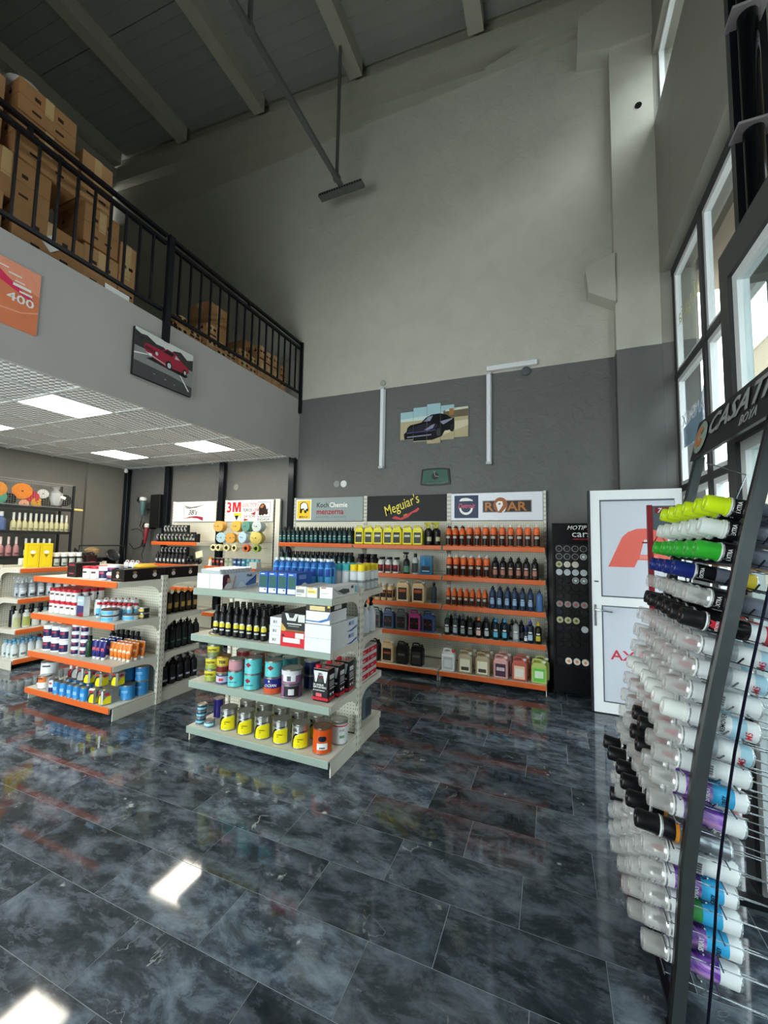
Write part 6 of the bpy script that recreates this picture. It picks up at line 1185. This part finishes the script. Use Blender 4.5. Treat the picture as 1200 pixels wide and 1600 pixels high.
# rear side of the orange-strip island
gb = bottle('17140f', 'e0962c', '2c241c', .034, .17, .03, .013, 'nozzle', .035, mark=('b08c4c', .3, .6)); be = 'rear side of the orange-strip island'
tall = bottle('15181a', '0f0f10', '1c2426', .036, .17, .05, .013, 'nozzle', .035, mark=('3c6c60', .4, .5)); pump = bottle('14161b', '24262a', '1b1e26', .038, .15, .04, .013, 'pump', mark=('b4bcc8', .3, .42))
for i in range(5): put(gb, (-3.53, 2.96+.078*i, .812), pi/2, f'{nth(i, 5).replace("leftmost", "nearest").replace("rightmost", "farthest").replace(" from left,", " nearest")} amber-tipped black bottle, top shelf, {be}', 'amber-tipped bottles')
for i in range(6): put(tall, (-3.53, 2.94+.075*i, .457), pi/2, f'{nth(i, 6).replace("leftmost", "nearest").replace("rightmost", "farthest").replace(" from left,", " nearest")} tall black bottle, middle shelf, {be}', 'tall black bottles')
for i in range(5): put(pump, (-3.53, 2.95+.09*i, zb), pi/2, f'{nth(i, 5).replace("leftmost", "nearest").replace("rightmost", "farthest").replace(" from left,", " nearest")} black pump bottle, bottom shelf, {be}', 'black pump bottles')
for i in range(5): put(tall, (-3.64, 2.98+.08*i, .457), pi/2, f'{ORD[i] if i else "first"} tall black bottle, second row, middle shelf, {be}', 'tall black bottles'); put(pump, (-3.65, 2.98+.09*i, zb), pi/2, f'{ORD[i] if i else "first"} black pump bottle, second row, bottom shelf, {be}', 'black pump bottles')

# ================================================================= SIDEWAYS SHELF (faces +x)
XF = -5.84; c1 = 'top of the sideways shelf unit'
yb = box_(.13, .07, .30, 'e8cc20', front=[('d8b81c', rc(.012, .118, .02, .28)), ('e8cc20', rc(.018, .112, .026, .274)), ('f0ece0', ell(.065, .19, .028, .022, 14)), ('9c7c18', [(.04, .165), (.09, .165), (.065, .12)])])
put(yb, (XF-.10, 2.99, 1.167), pi/2-.15, 'left yellow carton on the sideways shelf unit', 'yellow cartons'); put(yb, (XF-.08, 3.125, 1.167), pi/2-.15, 'right yellow carton on the sideways shelf unit', 'yellow cartons')
wcap = bottle('2c3030', 'e6e6e4', 'b8bcb8', .036, .12, .015, .03, 'wide', .035, mark=('6c7c74', .2, .45))
for r_ in range(2):
    for i in range(4): put(wcap, (XF-.08-.1*r_, 3.25+.09*i, 1.167), pi/2, f'{nth(i, 4)} white capped bottle, {ROWN[r_]} row, {c1}', 'white capped bottles')
put(box_(.12, .1, .14, '2a1214', front=[('8c2430', rc(.02, .1, .04, .06))]), (XF-.06, 3.66, 1.167), pi/2, 'maroon box at the far end of the sideways shelf')
wbx = box_(.16, .08, .10, 'dcdcd4'); put(wbx, (-6.28, 3.12, 1.167), pi/2, 'plain white carton behind the yellow cartons'); 
c2 = 'second shelf of the sideways unit'
gx_ = bottle('8c949c', 'c4c8cc', 'b4bcc4', .036, .14, .03, .014, 'trigger', mark=('3c4450', .15, .35), lmark=('e3e6ea', .5, .62))
for r_ in range(2):
    for i in range(7): put(gx_, (XF-.06-.1*r_, 2.90+.095*i, .812), pi/2, f'{nth(i, 7)} grey trigger bottle, {ROWN[r_]} row, {c2}', 'grey trigger bottles')
c3 = 'third shelf of the sideways unit'
for i, (b, c, l, nm) in enumerate((('c4c8bc', 'c4c8bc', 'b4b88c', 'pale flat bottle with olive label'), ('dcdcd4', 'dcdcd4', 'a8b060', 'cream bottle with green stripes'), ('c8ccc8', 'bcc0bc', None, 'plain frosted bottle'), ('c8ccc8', '7ab0c4', None, 'frosted bottle with pale blue cap'), ('e0d4d4', 'a83c54', 'b0404c', 'white bottle with pink label'), ('b83c44', '2c2c30', 'e3e3e0', 'red bottle with white and black badge'), ('e0e3e6', 'e0e3e6', '24305c', 'white bottle with navy block'), ('e0e3e6', 'e0e3e6', '24305c', 'twin white bottle with navy block'))):
    put(bottle(b, c, l, .042, .15, .03, .018, 'screw', .02, sy=.7), (XF-.06, 2.87+.098*i, .457), pi/2, f'{nm}, {c3}', 'mixed bottles, sideways shelf')
for i in range(8): put(bottle('16161a', '101012', None, .035, .19, .02, .02), (XF-.20, 2.90+.095*i, .457), pi/2, f'{nth(i, 8)} black bottle of the back row, {c3}', 'black bottles, sideways shelf')
c4 = 'bottom shelf of the sideways unit'
lb2 = bottle('ccd6d8', '6ca8cc', 'd8e0e0', .038, .13, .03, .018, 'screw', .025, sy=.7, mark=('6c7c80', .2, .4)); rb2 = bottle('c0c6c2', 'a0202c', None, .038, .13, .03, .018, 'screw', .025, sy=.7)
for r_ in range(3):
    for i in range(4): put(lb2, (XF-.03-.09*r_, 2.86+.082*i, .117), pi/2, f'{nth(i, 4)} blue capped clear bottle, {ROWN[r_]} row, {c4}', 'blue capped bottles')
    for i in range(5): put(rb2, (XF-.03-.09*r_, 3.20+.082*i, .117), pi/2, f'{nth(i, 5)} red capped grey bottle, {ROWN[r_]} row, {c4}', 'red capped bottles')
# rack shelves on the left wall
rs1 = 'upper shelf of the dark steel rack'
cb1 = bottle('b8b48c', 'c9c9c4', None, .034, .10, .06, .012, 'screw', .10, mark=('7c7c68', .3, .5)); 
for i in range(11): put(cb1, (-7.06, 3.30+.068*i, 1.622), pi/2, f'{nth(i, 11)} pale khaki bottle, {rs1}', 'khaki bottles on the rack')
put(bottle('4a5c84', 'c9ccd0', None, .055, .14, .06, .02, 'screw', .06), (-7.06, 3.16, 1.622), pi/2, 'large blue bottle, ' + rs1)
put(bottle('b8b8bc', 'd9d9d9', None, .035, .12, .05, .012, 'screw', .1), (-7.06, 3.06, 1.622), pi/2, 'silver bottle at the left edge, ' + rs1)
rs2 = 'lower shelf of the dark steel rack'
pb_ = bottle('a8787a', 'c4b4b0', None, .036, .11, .06, .012, 'screw', .10, mark=('5c3c3c', .3, .5))
for i in range(4): put(pb_, (-7.04, 3.08+.088*i, 1.262), pi/2, f'{nth(i, 4)} dusty pink bottle, {rs2}', 'pink bottles on the rack')
kk = bottle('26282a', 'c4c8c8', 'b0b0ac', .034, .11, .06, .012, 'screw', .08)
for i in range(5): put(kk, (-7.04, 3.46+.075*i, 1.262), pi/2, f'{nth(i, 5)} black and white bottle, {rs2}', 'black and white bottles on the rack')
